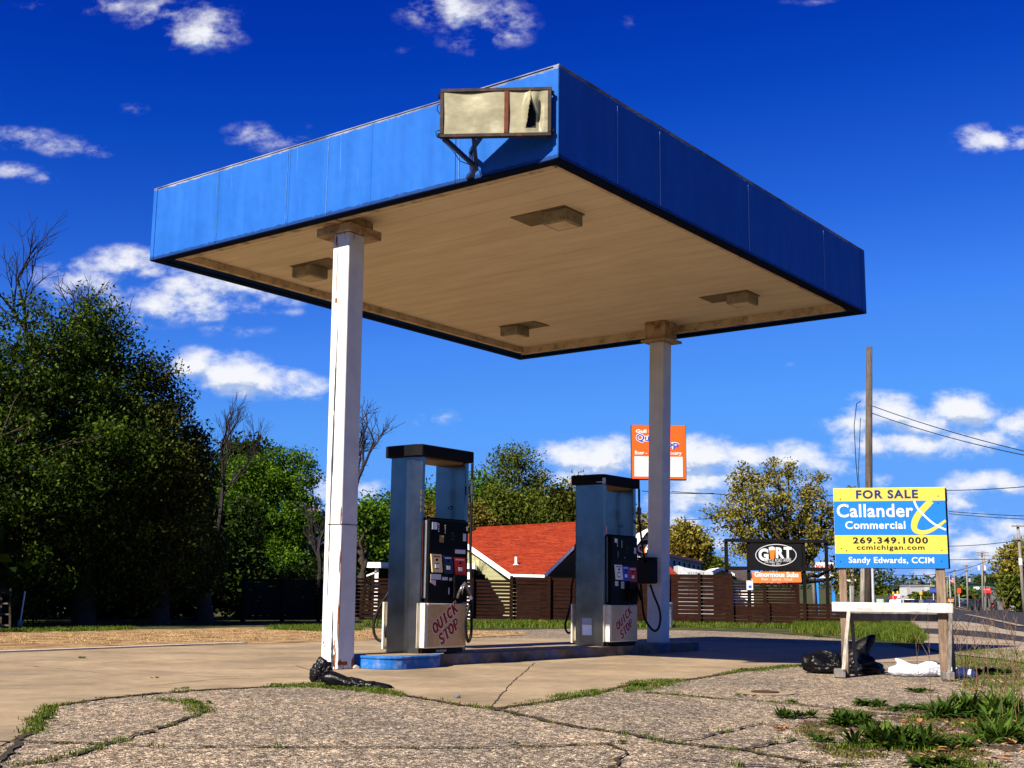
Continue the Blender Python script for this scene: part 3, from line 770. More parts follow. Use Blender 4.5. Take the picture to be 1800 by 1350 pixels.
# local coords relative to canopy local (-3.0, 4.0)
sl = MB(); sl.prism(rrect(-.44, .20, -3.20, 3.62, .2), 0, .122, 'z'); sl.build('slab', MAT['concrete'], isl, bevel=.004)
ns = MB(); ns.prism(rrect(-.52, .46, -3.36, -2.42, .24), 0, .105, 'z'); 
ns.build('blue_nose', MAT['curb_blue'], isl, bevel=.006)
nl = MB(); nl.prism(rrect(-.53, .47, -3.37, -2.42, .245), .1055, .136, 'z'); nl.build('blue_nose', MAT['curb_blue'], isl, 'worn rounded lip of the blue nose', bevel=.01, seg=2)
nt_ = MB(); nt_.prism(rrect(-.45, .39, -3.29, -2.30, .2), .1362, .1400, 'z'); nt_.build('nose_top', MAT['concrete'], isl)
kb = MB(); rnd = random.Random(12)
ys_ = [-2.418 + i * .72 for i in range(9)]
ys_[-1] = 3.6
for (x0, x1) in ((.202, .27), (-.52, -.442)):
    kb = MB()
    for a, b in zip(ys_, ys_[1:]):
        j = rnd.uniform(-.006, .004); kb.box(x0, x1 + j if x0 > 0 else x1, a + .0015, b - .0015, 0, .124 + rnd.uniform(-.006, .002))
    kb.build('kerb_edge', pm('kerb_worn', (.13, .10, .07), .85, var=.6, scale=5, bump=.7, bscale=30, dirt=(.008, .07, .24), dirt_amt=.9, dscale=2.2), isl)
tp = MB(); tp.prism(rrect(-.43, .195, -2.28, 3.6, .1), .1222, .1262, 'z'); tp.build('slab_top', MAT['concrete'], isl)

# ================================================================== TEXT
def text_mesh(s, bold=0.0, spacing=1.0, extrude=.01, shear=0.0):
    cu = bpy.data.curves.new('lettering', 'FONT'); cu.body = s; cu.size = 1.0; cu.offset = bold; cu.extrude = extrude
    cu.space_character = spacing; cu.shear = shear; cu.resolution_u = 4; cu.align_x = 'LEFT'
    ob = bpy.data.objects.new('lettering', cu); COL.objects.link(ob)
    dg = bpy.context.evaluated_depsgraph_get(); dg.update()
    me = bpy.data.meshes.new_from_object(ob.evaluated_get(dg))
    bpy.data.objects.remove(ob); bpy.data.curves.remove(cu)
    return me
def lettering(s, x0, x1, z0, z1, mat, parent, y=-.004, th=.003, bold=0.0, spacing=1.0, shear=0.0, rot=0.0, name='lettering', label=None):
    """text fitted into a rectangle of the parent's local x-z plane, facing -y"""
    me = text_mesh(s, bold, spacing, .01, shear)
    V = np.empty(len(me.vertices) * 3); me.vertices.foreach_get('co', V); V = V.reshape(-1, 3)
    mn, mx_ = V.min(0), V.max(0)
    U = np.zeros_like(V)
    X = (V[:, 0] - mn[0]) / (mx_[0] - mn[0]) * (x1 - x0); Z = (V[:, 1] - mn[1]) / (mx_[1] - mn[1]) * (z1 - z0)
    U[:, 0] = x0 + X; U[:, 2] = z0 + Z; U[:, 1] = y - (V[:, 2] - mn[2]) / max(1e-6, mx_[2] - mn[2]) * th
    me.vertices.foreach_set('co', U.ravel()); me.update(); me.name = name
    if rot:
        c = Vector(((x0 + x1) / 2, 0, (z0 + z1) / 2)); me.transform(Matrix.Translation(c) @ Matrix.Rotation(rot, 4, 'Y') @ Matrix.Translation(-c))
    me.materials.clear()
    return mobj(name, me, mat, parent, label)

# slab-serif capitals drawn on a unit box, as strokes (x0,z0,x1,z1,width)
W = .27
def arc(cx, cz, rx, rz, a0, a1, n=12): return [(cx + rx * math.cos(R(a0 + (a1 - a0) * i / n)), cz + rz * math.sin(R(a0 + (a1 - a0) * i / n))) for i in range(n + 1)]
SER = {
    'Q': [(arc(.5, .5, .34, .40, 0, 360, 22), W), ([(.52, .26), (.66, .12), (.95, .02)], .17)],
    'U': [([(.2, .93), (.2, .35), (.3, .14), (.5, .09), (.7, .14), (.8, .35), (.8, .93)], W * .95), ([(.0, .95), (.40, .95)], .10), ([(.60, .95), (1.0, .95)], .10)],
    'I': [([(.5, 0), (.5, 1)], W * 1.1), ([(.22, .95), (.78, .95)], .10), ([(.22, .05), (.78, .05)], .10)],
    'C': [(arc(.52, .5, .36, .40, 48, 312, 18), W), ([(.84, .98), (.84, .66)], .10)],
    'K': [([(.22, 0), (.22, 1)], W), ([(.3, .45), (.82, .97)], .17), ([(.42, .55), (.84, .03)], W * .95), ([(.02, .95), (.42, .95)], .1), ([(.02, .05), (.42, .05)], .1), ([(.62, .95), (.99, .95)], .1), ([(.64, .05), (1.02, .05)], .1)],
    'S': [(arc(.5, .73, .27, .20, 15, 200, 10) + arc(.5, .27, .30, .20, 90, -165, 12), W * .92), ([(.80, .97), (.80, .68)], .1), ([(.17, .03), (.17, .32)], .1)],
    'T': [([(.5, 0), (.5, 1)], W), ([(.04, .93), (.96, .93)], .14), ([(.06, 1.0), (.06, .68)], .1), ([(.94, 1.0), (.94, .68)], .1), ([(.26, .05), (.74, .05)], .1)],
    'O': [(arc(.5, .5, .35, .40, 0, 360, 22), W)],
    'P': [([(.24, 0), (.24, 1)], W), ([(.24, .92), (.55, .92), (.78, .82), (.82, .70), (.76, .55), (.55, .45), (.24, .45)], .18), ([(.02, .95), (.4, .95)], .1), ([(.02, .05), (.48, .05)], .1)],
}
def slab_text(s, origin, cell_w, cell_h, rise, mat, parent, y, grow=0.0, gap=.06, th=.003, name='lettering'):
    """letters stay upright-ish but step up to the right, as on the pump panels"""
    mb = MB()
    for i, ch in enumerate(s):
        ox = origin[0] + i * cell_w * (1 + gap) * math.cos(rise); oz = origin[1] + i * cell_w * (1 + gap) * math.sin(rise)
        for k, (pts, wd) in enumerate(SER[ch]):
            q = []
            for (a, b) in pts:
                x = a * cell_w; z = b * cell_h; sh = .12
                q.append((ox + x * math.cos(rise) - z * math.sin(rise) * .75, oz + x * math.sin(rise) + z * math.cos(rise)))
            wdd = wd * (cell_w + cell_h) / 2 + grow
            if grow:                                  # longer ends for the outline
                a, b = Vector(q[0]), Vector(q[1]); q[0] = tuple(a + (a - b).normalized() * grow / 2)
                a, b = Vector(q[-1]), Vector(q[-2]); q[-1] = tuple(a + (a - b).normalized() * grow / 2)
            mb.ribbon(q, wdd, y - k * .0004 - i * .00003, th)
    return mb.build(name, mat, parent)

# ================================================================== FUEL PUMPS
def hose(parent, pts, r=.016, name='hose'):
    P = [Vector(p) for p in pts]; out = []
    for i in range(len(P) - 1):                      # Catmull-Rom
        p0 = P[max(i - 1, 0)]; p1 = P[i]; p2 = P[i + 1]; p3 = P[min(i + 2, len(P) - 1)]
        for k in range(8):
            t = k / 8; out.append(.5 * ((2 * p1) + (p2 - p0) * t + (2 * p0 - 5 * p1 + 4 * p2 - p3) * t * t + (3 * p1 - p0 - 3 * p2 + p3) * t ** 3))
    out.append(P[-1])
    return MB().tube(out, r, 10).build(name, MAT['rubber'], parent, smooth=True)
def sloped(mb, x0, x1, z0, z1, y, skew, th=.004):    # leaning quad on the -y face
    P = [(x0 + skew, z0), (x1 + skew, z0), (x1, z1), (x0, z1)]
    mb.prism(P, y - th, y, 'y'); return mb
def pump(name_label, yoff, kind):
    """local x = across the island (right-hand face at +x), local y = along it, z up from island top"""
    t = thing('fuel_pump', name_label, 'fuel pump', can_m @ Vector((-3.02, yoff, .140 if kind == 0 else .1265)), -R(YAW), 'fuel pumps on the island')
    z0 = 0.0
    # near tower: broad end face with chamfered right corner
    tw = MB()
    ch = .075 if kind == 0 else .012
    tw.prism([(-.235, .03), (-.205, 0), (.235 - ch * 1.6, 0), (.235, ch * .55), (.235, .085), (-.235, .085)], z0, 2.17, 'z')
    tw.build('tower', MAT['steel'], t, bevel=.002)
    tw2 = MB(); tw2.box(-.225, .225, .80, .87, z0 + .02, 2.17); tw2.build('tower', MAT['steel'], t, 'far steel post behind the opening', bevel=.002)
    cp = MB(); cp.prism([(-.265, -.045), (.19, -.05), (.275, -.012), (.275, .905), (-.265, .905)], 2.172, 2.305, 'z')
    cp.build('cap', MAT['cap_black'], t, bevel=.008)
    cu = MB(); cu.box(-.2, .2, .09, .795, 2.15, 2.1715); cu.build('cap_underside', pm('cap_under', (.2, .12, .07), .6), t)
    if kind == 1:
        cl = MB(); cl.box(.17, .29, -.062, -.03, 2.19, 2.2); cl.box(.262, .29, -.056, -.01, 2.17, 2.25); cl.build('bracket', MAT['grey_paint'], t, bevel=.003)
    # lower cabinet with advertising panel
    cb = MB(); cb.box(-.285, .285, .088, .775, z0 + .055, .545); cb.build('cabinet', MAT['cream_trim'], t, bevel=.006)
    pn = MB(); pn.box(-.31, -.286, .03, .79, .03, .55); pn.box(.286, .30, .10, .77, .06, .54)
    pn.build('door', MAT['white_trim'], t, bevel=.003)
    ws = MB(); ws.box(.236, .305, .052, .0875, .06, .545); ws.build('corner_strip', MAT['white_trim'], t, bevel=.003)
    cs = MB(); cs.box(.2355, .24, .0, .05, .06, .545); cs.build('side_strip', MAT['cream_trim'], t)
    pl = MB(); pl.box(-.25, .27, .06, .76, z0, .052); pl.build('plinth', MAT['pump_black'], t, bevel=.003)
    # poster on the +x face : use a holder whose local frame faces outward
    ps = MB(); ps.box(.3005, .3035, .115, .762, .072, .535); po = ps.build('poster', MAT['poster_gold' if kind == 0 else 'poster_grey'], t, 'tan QUICK STOP panel' if kind == 0 else 'greyish QUICK STOP panel')
    # electronics head (overhangs both sides)
    hd = MB(); hd.box(-.29, .29, .115, .80, .556, 1.475)
    hd.build('head', MAT['pump_black'], t, bevel=.01, seg=2)
    sd = MB(); sd.box(.20, .262, .104, .1145, .60, 1.46) if kind == 0 else sd.box(.20, .24, .104, .1145, .58, 1.46)
    sd.build('side_plate', pm('plate_grey', (.16, .18, .22), .45, metal=.3), t)
    if kind == 0:
        rsx = MB(); rsx.box(.238, .2415, .06, .085, .62, 1.44); rsx.build('reflection_strip', MAT['mullion_rust'], t)  # strip in the recess coloured as a rust-brown reflection
    hb = MB(); hb.box(-.26, .26, .10, .79, 1.476, 1.495); hb.build('head_lid', MAT['cap_black'], t)
    def face(name, mat, label=None):                 # child whose local -y looks outwards through +x
        o = bpy.data.objects.new(name, None)
        return o
    def fx(mb): return mb
    Mx = Matrix(((0, -1, 0, 0), (1, 0, 0, 0), (0, 0, 1, 0), (0, 0, 0, 1)))   # (x,y,z)->( -y, x, z): local -y becomes +x
    def put(o): o.data.transform(Mx); return o
    def on(mb, name, mat, lab=None): return put(mb.build(name, mat, t, lab))
    X = .2915
    # display area: x along the pump (0.115..0.80), outward at -X
    b = MB(); b.box(.13, .79, -X - .003, -X, 1.16, 1.465); on(b, 'display_frame', pm('display_black', (.003, .003, .0035), .5, spec=.05), None)
    white = flat('sticker_white', (.62, .66, .68)); 
    def rects(lst, name, mat, d=.006):
        for (x0, x1, z0_, z1_) in lst: mb = MB(); mb.box(x0, x1, -X - d, -X - .0032, z0_, z1_); on(mb, name, mat)
    rects([(.155, .24, 1.36, 1.44)] if kind == 0 else [(.20, .255, 1.385, 1.44)], 'sticker', white)
    rects([(.262 + .0, .274, 1.335 + i * .026, 1.35 + i * .026) for i in range(4)] + [(.375, .387, 1.325 + i * .026, 1.34 + i * .026) for i in range(4)], 'segment_display', flat('lcd_cream', (.75, .66, .42)) if kind == 0 else white)
    rects([(.49, .53, 1.33, 1.335), (.49, .56, 1.30, 1.303), (.48, .54, 1.26, 1.264)], 'keypad', flat('key_grey', (.09, .09, .095)))
    rects([(.70, .755, 1.25, 1.335)], 'sticker', flat('sticker_grey', (.42, .47, .48)))
    rects([(.765, .782, 1.37, 1.42)], 'sticker', flat('sticker_grey', (.42, .47, .48)))
    if kind == 0:
        rects([(.285, .36, 1.22, 1.30)], 'price_card', flat('card_brown', (.22, .15, .06)))
        rects([(.325, .358, 1.28, 1.298)], 'card_stripe', flat('card_yellow', (.7, .5, .08)), .0075); rects([(.328, .352, 1.235, 1.25)], 'card_stripe', flat('card_red', (.5, .03, .02)), .0075)
        rects([(.56, .745, 1.105, 1.15)], 'sticker', flat('sticker_lilac', (.5, .48, .52)))
    else:
        rects([(.27, .295, 1.19, 1.27), (.44, .47, 1.17, 1.2)], 'keypad', flat('key_grey', (.09, .09, .095)))
    # three grade selectors, leaning panels
    cols = [flat('grade_cream', (.64, .5, .24)), flat('grade_navy', (.010, .022, .07)), flat('grade_red', (.55, .022, .015))] if kind == 0 else [flat('grade_white', (.62, .64, .66)), flat('grade_blue', (.02, .05, .42)), flat('grade_red2', (.42, .015, .02))]
    zs = (.885, 1.085)
    for i in range(3):
        x0 = (.135, .345, .535)[i] if kind == 0 else (.185, .37, .535)[i]; x1 = (.31, .50, .735)[i] if kind == 0 else (.365, .53, .73)[i]
        dz = -.012 * i
        mb = MB(); sloped(mb, x0, x1, zs[0] + dz, zs[1] + dz, -X - .004, .03, .012)
        po_ = on(mb, 'grade_button_panel', cols[i])
        xc = (x0 + x1) / 2 + .012
        mb = MB(); mb.box(xc - .03, xc + .03, -X - .022, -X - .0165, zs[0] + .045 + dz, zs[0] + .09 + dz); bt = on(mb, 'button', flat('button_white', (.7, .7, .6))); bt.parent = po_
        mb = MB(); mb.box(xc - .018, xc + .018, -X - .019, -X - .0165, zs[0] + .125 + dz, zs[0] + .15 + dz); mb.box(xc - .037, xc + .037, -X - .0165, -X - .0162, zs[0] + .035 + dz, zs[0] + .10 + dz); bt = on(mb, 'button_frame', MAT['pump_black']); bt.parent = po_
        mb = MB(); mb.box(x0 + .03, x1 - .02, -X - .0175, -X - .0162, zs[1] - .032 + dz, zs[1] - .018 + dz); bt = on(mb, 'grade_name', flat('grade_text_red', (.4, .03, .02)) if i == 0 else flat('grade_text_pale', (.55, .5, .5))); bt.parent = po_
    if kind == 0:
        rects([(.15, .325, .805, .865), (.35, .44, .80, .835), (.47, .52, .795, .83)], 'sticker', flat('sticker_grey2', (.45, .46, .47)))
        mb = MB(); mb.prism([(.145, .80), (.235, .795), (.235, .735), (.20, .75), (.15, .77)], -X - .006, -X - .0032, 'y'); on(mb, 'torn_sticker', flat('sticker_pink', (.6, .42, .47)))
        rects([(.46, .478, .645, .72)], 'sticker', flat('sticker_blue', (.25, .3, .4)))
    else:
        rects([(.205, .285, .80, .865), (.36, .435, .77, .86)], 'sticker', flat('sticker_grey2', (.45, .46, .47)))
        rects([(.37, .425, .79 + i * .02, .797 + i * .02) for i in range(3)], 'sticker_lines', MAT['pump_black'], .0075)
    # nozzle boot and nozzle on the right of the face
    nb = MB(); nb.box(.52, .74, -X - .045, -X, .60, .86); on(nb, 'nozzle_boot', MAT['pump_black'])
    nz_ = MB()
    nz_.tube([(.56, -X - .07, .66), (.60, -X - .085, .72), (.64, -X - .09, .76), (.70, -X - .09, .70), (.745, -X - .09, .62)], [.012, .022, .028, .024, .02], 10)
    nz_.tube([(.60, -X - .09, .64), (.585, -X - .11, .70), (.62, -X - .12, .77)], .008, 6)
    nz_.tube([(.56, -X - .05, .60), (.58, -X - .06, .66), (.60, -X - .07, .70)], .015, 8)
    no = on(nz_, 'nozzle', pm('nozzle_metal', (.13, .13, .14), .3, metal=.6) if kind == 0 else MAT['pump_black']); no.data.polygons.foreach_set('use_smooth', [True] * len(no.data.polygons))
    if kind == 0:
        g_ = MB(); g_.tube([(.735, -X - .09, .635), (.76, -X - .09, .595)], .021, 10); on(g_, 'nozzle_collar', flat('chrome', (.6, .6, .62)))
    # panels on +y end of upper opening (steel plate in the far post facing the camera): rivets
    ov = MB(); ov.tube([(.0, .798, 1.66), (.04, .798, 1.665), (.05, .798, 1.645), (.03, .798, 1.63), (-.01, .798, 1.635), (-.02, .798, 1.65), (.0, .798, 1.66)], .004, 6); ov.build('lock', MAT['pump_black'], t)
    # lettering on the poster
    XX = .3036
    if kind == 0: org1, org2, cw_, chh = (.225, .195), (.335, .075), .098, .135
    else: org1, org2, cw_, chh = (.245, .195), (.345, .08), .092, .125
    pale = flat('letter_edge', (.8, .68, .5)) if kind == 0 else flat('letter_edge2', (.70, .62, .55))
    rise = R(33)
    for s_, og in (('QUICK', org1), ('STOP', org2)):
        o1 = put(slab_text(s_, og, cw_, chh, rise, pale, None, -XX, .012, -.02, .001)); o1.parent = po
        o2 = put(slab_text(s_, og, cw_, chh, rise, MAT['quick_red'], None, -XX - .003, .0, -.02, .001)); o2.parent = po
    if kind == 1:
        st = MB(); st.box(-.10, .055, -.004, -.0005, .14, .28); st.build('notice', flat('notice_white', (.8, .82, .86)), t, bevel=.001)
        st = MB(); st.box(-.10, .055, -.004, -.0005, .29, .365); st.build('notice', flat('notice_grey', (.32, .36, .42)), t)
    else:
        st = MB()
        for (z, h_) in ((1.62, .05), (1.69, .03), (1.74, .05), (1.55, .04)): st.box(.236, .2385, .02, .07, z, z + h_)
        st.build('tag', flat('tag_brown', (.3, .24, .14)), t)
        mk = MB()
        for i in range(6): mk.box(.2705, .2725, .30 + i * .03, .32 + i * .03, .012, .035)
        mk.build('serial_plate', flat('plate_scratched', (.3, .3, .3)), t)
    # hanging hoses: each comes from the cap through a breakaway valve and loops to the ground
    for sgn in (1, -1):
        yy = .86 if sgn == 1 else .40
        x_ = .285 * sgn
        hv = MB(); hv.tube([(x_, yy, 1.98), (x_, yy, 1.90)], .016, 10); hv.tube([(x_, yy, 1.90), (x_, yy, 1.80)], .030, 10); hv.tube([(x_, yy, 1.80), (x_, yy, 1.72)], .018, 10)
        hv.build('breakaway_valve', pm('valve', (.05, .05, .055), .35, metal=.3), t)
    inv_t = (Matrix.Translation(t.location) @ Matrix.Rotation(-R(YAW), 4, 'Z')).inverted()
    def ph(pts, Y0, Y1): return [inv_t @ at(x, y, Y0 + (Y1 - Y0) * i / (len(pts) - 1)) for i, (x, y) in enumerate(pts)]
    hose(t, [(.285, .86, 2.17), (.285, .86, 1.98)]); hose(t, [(-.285, .40, 2.17), (-.285, .40, 1.98)])
    if kind == 0:
        hose(t, [Vector((.285, .86, 1.74))] + ph([(827, 960), (828, 1020), (829, 1080), (828, 1115), (823, 1128), (819.5, 1112), (819.5, 1085)], 14.15, 14.0) + [Vector((.385, .765, .60))])
        hose(t, [Vector((-.285, .40, 1.74)), Vector((-.30, .36, 1.2))] + ph([(684, 1038), (672, 1058), (661, 1082), (656.5, 1104), (661, 1121), (670, 1126), (678, 1117), (682, 1100)], 14.0, 13.9))
    else:
        hose(t, [Vector((.285, .86, 1.74))] + ph([(1125, 925), (1129, 960), (1134, 988)], 17.3, 18.1))
        hose(t, ph([(1143, 1028), (1150, 1048), (1158, 1068), (1161, 1086), (1158, 1103), (1151, 1109), (1142, 1102), (1134, 1088), (1130, 1070), (1128, 1045), (1126, 1025)], 18.05, 17.0))
        hose(t, [Vector((-.285, .40, 1.74)), Vector((-.30, .38, 1.3))] + ph([(1007, 1020), (1004, 1055), (998, 1082), (993.5, 1098), (996, 1110), (1002, 1112), (1008, 1104), (1011, 1085)], 17.4, 17.2))
    return t
pump('nearer fuel pump with gold map-pattern QUICK STOP panel and silver nozzle', 1.30, 0)
pump('farther fuel pump beside the right post with grey QUICK STOP panel and white notice', 5.05, 1)
# black box strapped to the right-hand post
bb = thing('utility_box', 'black plastic box strapped to the right canopy post', 'box', can_m @ Vector((-3.16, 6.88, .98)), -R(YAW))
m_ = MB(); m_.box(-.16, .13, -.12, .045, 0, .36); m_.build('case', pm('soft_black', (.008, .008, .009), .8), bb, bevel=.03, seg=3)
m_ = MB(); m_.box(-.165, .135, -.125, .045, .361, .385); m_.build('lid', MAT['cap_black'], bb, bevel=.008)

# ================================================================== FOR SALE SIGN AND BARRICADE
fsY = G(1470, 1187)
ang = math.atan2(-.26, 1.01)
PW, PH = 1.17, .855
pTL, pBR = at(1466, 858, 12.72), at(1667.5, 998, 12.44)
fs = thing('for_sale_sign', 'yellow and blue FOR SALE real estate board on two weathered posts', 'sign', (0, 0, 0), 0)
c0 = at(1469, 998, 12.74)
fs.location = (c0.x, c0.y, 0); fs.rotation_euler = (0, 0, math.atan2(pBR.y - c0.y, pBR.x - c0.x))
PW = (pBR - c0).xy.length; ZL = c0.z; PH = at(1466, 858, 12.72).z - ZL
def fsx(u_): return (u_ - 98) / 700 * PW            # drawing units of the panel -> local
def fsz(v_): return ZL + (596 - v_) / 502 * PH
sy = flat('sign_yellow', (.46, .38, .055)); sblue = flat('sign_blue', (.006, .125, .44)); sw = flat('sign_white', (.52, .53, .52)); sk = flat('sign_ink', (.004, .004, .006)); snv = flat('sign_navy', (.008, .02, .10))
b = MB(); b.box(0, PW, 0, .018, ZL, ZL + PH); board = b.build('board', flat('board_white', (.6, .6, .58)), fs)
for (v0, v1, mt, nm) in ((95, 178, sy, 'yellow_band'), (178.3, 392, sblue, 'blue_band'), (392.3, 508, sy, 'yellow_band'), (508.3, 596, sblue, 'blue_band')):
    b = MB(); b.box(.001, PW - .001, -.003, -.0002, fsz(v1), fsz(v0)); b.build(nm, mt, board)
LT = dict(y=-.0035, th=.0015)
lettering('FOR SALE', fsx(243), fsx(632), fsz(163), fsz(108), snv, board, bold=.035, spacing=1.15, **LT)
lettering('Callander', fsx(117), fsx(597), fsz(280), fsz(195), sw, board, bold=.018, spacing=1.06, **LT)
lettering('Commercial', fsx(168), fsx(545), fsz(353), fsz(304), sw, board, bold=.018, spacing=1.06, **LT)
lettering('269.349.1000', fsx(213), fsx(680), fsz(445), fsz(404), sk, board, bold=.03, spacing=1.2, **LT)
lettering('ccmichigan.com', fsx(235), fsx(657), fsz(492), fsz(453), sk, board, bold=.022, spacing=1.15, **LT)
lettering('Sandy Edwards, CCIM', fsx(182), fsx(712), fsz(577), fsz(528), sw, board, bold=.018, spacing=1.06, **LT)
def smooth2(pts, n=8):
    P = [Vector(p) for p in pts]; out = []
    for i in range(len(P) - 1):
        p0 = P[max(i - 1, 0)]; p1 = P[i]; p2 = P[i + 1]; p3 = P[min(i + 2, len(P) - 1)]
        for k in range(n):
            t = k / n; out.append(.5 * ((2 * p1) + (p2 - p0) * t + (2 * p0 - 5 * p1 + 4 * p2 - p3) * t * t + (3 * p1 - p0 - 3 * p2 + p3) * t ** 3))
    out.append(P[-1]); return out
yl = [(fsx(x), fsz(y)) for x, y in smooth2([(712, 180), (668, 222), (622, 275), (600, 325), (605, 360), (640, 376), (690, 368), (745, 338), (794, 302)])]
n_ = len(yl); MB().ribbon(yl, [(.066 if i < n_ * .3 else .066 - .042 * (i - n_ * .3) / (n_ * .7)) * (1 if i > 3 else .9) for i in range(n_)], -.0050, .0015).build('swoosh', sy, board)
wl = [(fsx(x), fsz(y)) for x, y in smooth2([(606, 180), (625, 225), (668, 275), (725, 325), (793, 360)])]
MB().ribbon(wl, .020, -.0068, .0015).build('swoosh', sw, board)
for (u_, v_) in ((143, 164), (755, 150), (178, 203), (752, 194), (138, 476), (762, 486), (170, 489), (130, 556), (756, 553)):
    b = MB(); b.tube([(fsx(u_), -.004, fsz(v_)), (fsx(u_), -.0085, fsz(v_))], [.006, .004], 8); b.build('screw', sk, board)
b = MB(); b.box(.015, PW + .022, .075, .095, ZL - .003, ZL + PH - .005); b.build('rear_board', flat('board_dark', (.01, .012, .02)), fs)
b = MB(); b.box(PW - .01, PW + .028, .0955, .10, ZL + PH - .14, ZL + PH - .002); b.build('paper_flap', sw, fs)
def lp_(px, py, Y):                                   # world point -> fs local
    return Matrix.Rotation(-fs.rotation_euler.z, 4, 'Z') @ (at(px, py, Y) - Vector(fs.location))
xl0 = (117 - 98) / 700 * PW; xl1 = (162 - 98) / 700 * PW
for (x0, x1) in ((.03, .105), (PW - .125, PW - .035)):
    b = MB(); b.box(x0, x1, .0185, .0745, -.02, ZL + PH - .03); b.build('post', MAT['wood_post'], fs, bevel=.004)
bd = thing('wooden_barricade', 'weathered white wooden sawhorse rail with splayed legs below the FOR SALE board', 'barricade', fs.location, fs.rotation_euler.z)
zt = at(1463, 1058, 12.70).z; zb_ = at(1463, 1075, 12.70).z
b = MB(); b.box(-.05, PW + .02, -.055, -.015, zb_ + .0, zt); b.build('rail', MAT['wood_white'], bd, bevel=.004)
b = MB(); b.box(.03, PW - .02, .10, .14, zb_ - .085, zb_ + .01); b.build('rear_rail', MAT['wood_grey'], bd, bevel=.004)  # grey wood, darker than the front rail, stands for its shade
for (xa, xb, ya, yb, mt) in ((.115, .035, -.03, -.16, 'wood_leg'), (.14, .17, .15, .34, 'wood_grey'), (PW - .005, PW - .06, -.03, -.17, 'wood_grey'), (PW - .0, PW + .03, .15, .34, 'wood_grey')):
    b = MB(); b.bar((xa, ya, zb_ + (.0 if ya < 0 else .0)), (xb, yb, .0), .036, .085 if False else .05, up=(0, 1, 0)); b.build('leg', MAT[mt], bd, bevel=.003)
for x_ in (-.05, PW - .12):
    b = MB(); b.box(x_, x_ + .115, -.20, .02, 0, .085); b.build('foot_block', MAT['wood_grey'], bd, bevel=.006)

# ================================================================== BAGS AND LITTER
from mathutils import noise as mnoise
def bag(name, label, cat, loc, lumps, mat, seed, spikes=(), fold=.10, freq=3.0, rz=0):
    """sack: a heap of lumps (x, y, z, rx, ry, rz) wrapped in one skin, pulled into folds"""
    rnd = random.Random(seed); bm = bmesh.new(); bmesh.ops.create_icosphere(bm, subdivisions=6, radius=1)
    cx = sum(l[0] for l in lumps) / len(lumps); cy = sum(l[1] for l in lumps) / len(lumps)
    off = Vector((seed * 3.1, seed * 1.7, 0)); O = Vector((cx, cy, .04))
    def inside(p):
        s_ = 0
        for (x, y, z, a, b, c) in lumps:
            q = ((p.x - x) / a) ** 2 + ((p.y - y) / b) ** 2 + ((p.z - z) / c) ** 2; s_ += math.exp(-q * 1.6)
        return s_ > .20
    for v in bm.verts:
        d = v.co.normalized(); lo, hi = 0.0, 1.6
        for _ in range(16):
            m_ = (lo + hi) / 2
            if inside(O + d * m_): lo = m_
            else: hi = m_
        r0 = lo; p = O + d * r0
        f1 = 1 - 2 * abs(mnoise.noise(p * freq * 2.2 + off)); f2 = 1 - 2 * abs(mnoise.noise(Vector((p.x * freq * 5, p.y * freq * 5, p.z * freq * 9)) + off))
        f3 = mnoise.noise(p * freq * 16 + off)
        r0 *= 1 + fold * (f1 + .5 * f2 - .7) + fold * .18 * f3
        for (sd_, amt, sharp) in spikes: r0 += amt * max(0, d.dot(Vector(sd_).normalized())) ** sharp
        p = O + d * r0
        if p.z < .003: p.z = .003
        v.co = p
    me = bpy.data.meshes.new(name); bm.to_mesh(me); bm.free()
    o = mobj(name, me, mat, None, None, True); o.location = loc; o.rotation_euler = (0, 0, rz)
    return tag(o, label, cat)
bag('garbage_bag', 'crumpled glossy black garbage bag lying behind the left foot of the sale board', 'garbage bag', G(1484, 1186) + Vector((.04, .28, 0)),
    [(-.20, 0, .07, .15, .15, .10), (-.05, .02, .10, .17, .17, .12), (.12, 0, .10, .16, .15, .12), (.23, -.03, .05, .12, .10, .09)], MAT['bag_black'], 5, [((.62, 0, .62), .20, 60), ((.5, 0, .75), .10, 30), ((.95, -.2, .02), .09, 14), ((-.85, 0, .35), .06, 20)], .22, 2.6)
bag('garbage_bag', 'small torn black garbage bag slumped at the base of the sunlit canopy post', 'garbage bag', G(563, 1199), [(0, 0, .06, .085, .08, .10), (.03, 0, .10, .05, .05, .06)], MAT['bag_black'], 8, [((-.2, 0, 1), .05, 20), ((.5, 0, .8), .04, 30)], .25, 6)
bag('garbage_bag', 'long flat scrap of black plastic trailing over the concrete beside the post', 'garbage bag', G(622, 1208), [(-.17, 0, .05, .09, .07, .07), (-.04, 0, .03, .12, .06, .05), (.12, -.01, .02, .12, .05, .035), (.25, -.02, .012, .08, .03, .02)], MAT['bag_black'], 9, [], .3, 6, rz=-.15)
bag('sand_bag', 'white plastic sack slumped on the left of the sale board right foot', 'sack', G(1616, 1189) + Vector((0, .05, 0)), [(-.13, 0, .055, .12, .09, .065), (0, 0, .05, .12, .09, .06), (.13, .01, .08, .10, .09, .085)], MAT['bag_white'], 11, [((-.85, 0, .55), .10, 60), ((-.95, -.1, .0), .05, 30)], .08, 4, rz=-.08)
bag('sand_bag', 'white plastic sack with bluish folds lying right of the sale board right foot', 'sack', G(1674, 1190) + Vector((0, .05, 0)), [(-.10, .02, .06, .10, .08, .07), (.03, 0, .045, .10, .08, .055), (.14, 0, .03, .08, .06, .04)], MAT['bag_white'], 12, [((.95, 0, .1), .06, 20)], .10, 4, rz=-.15)
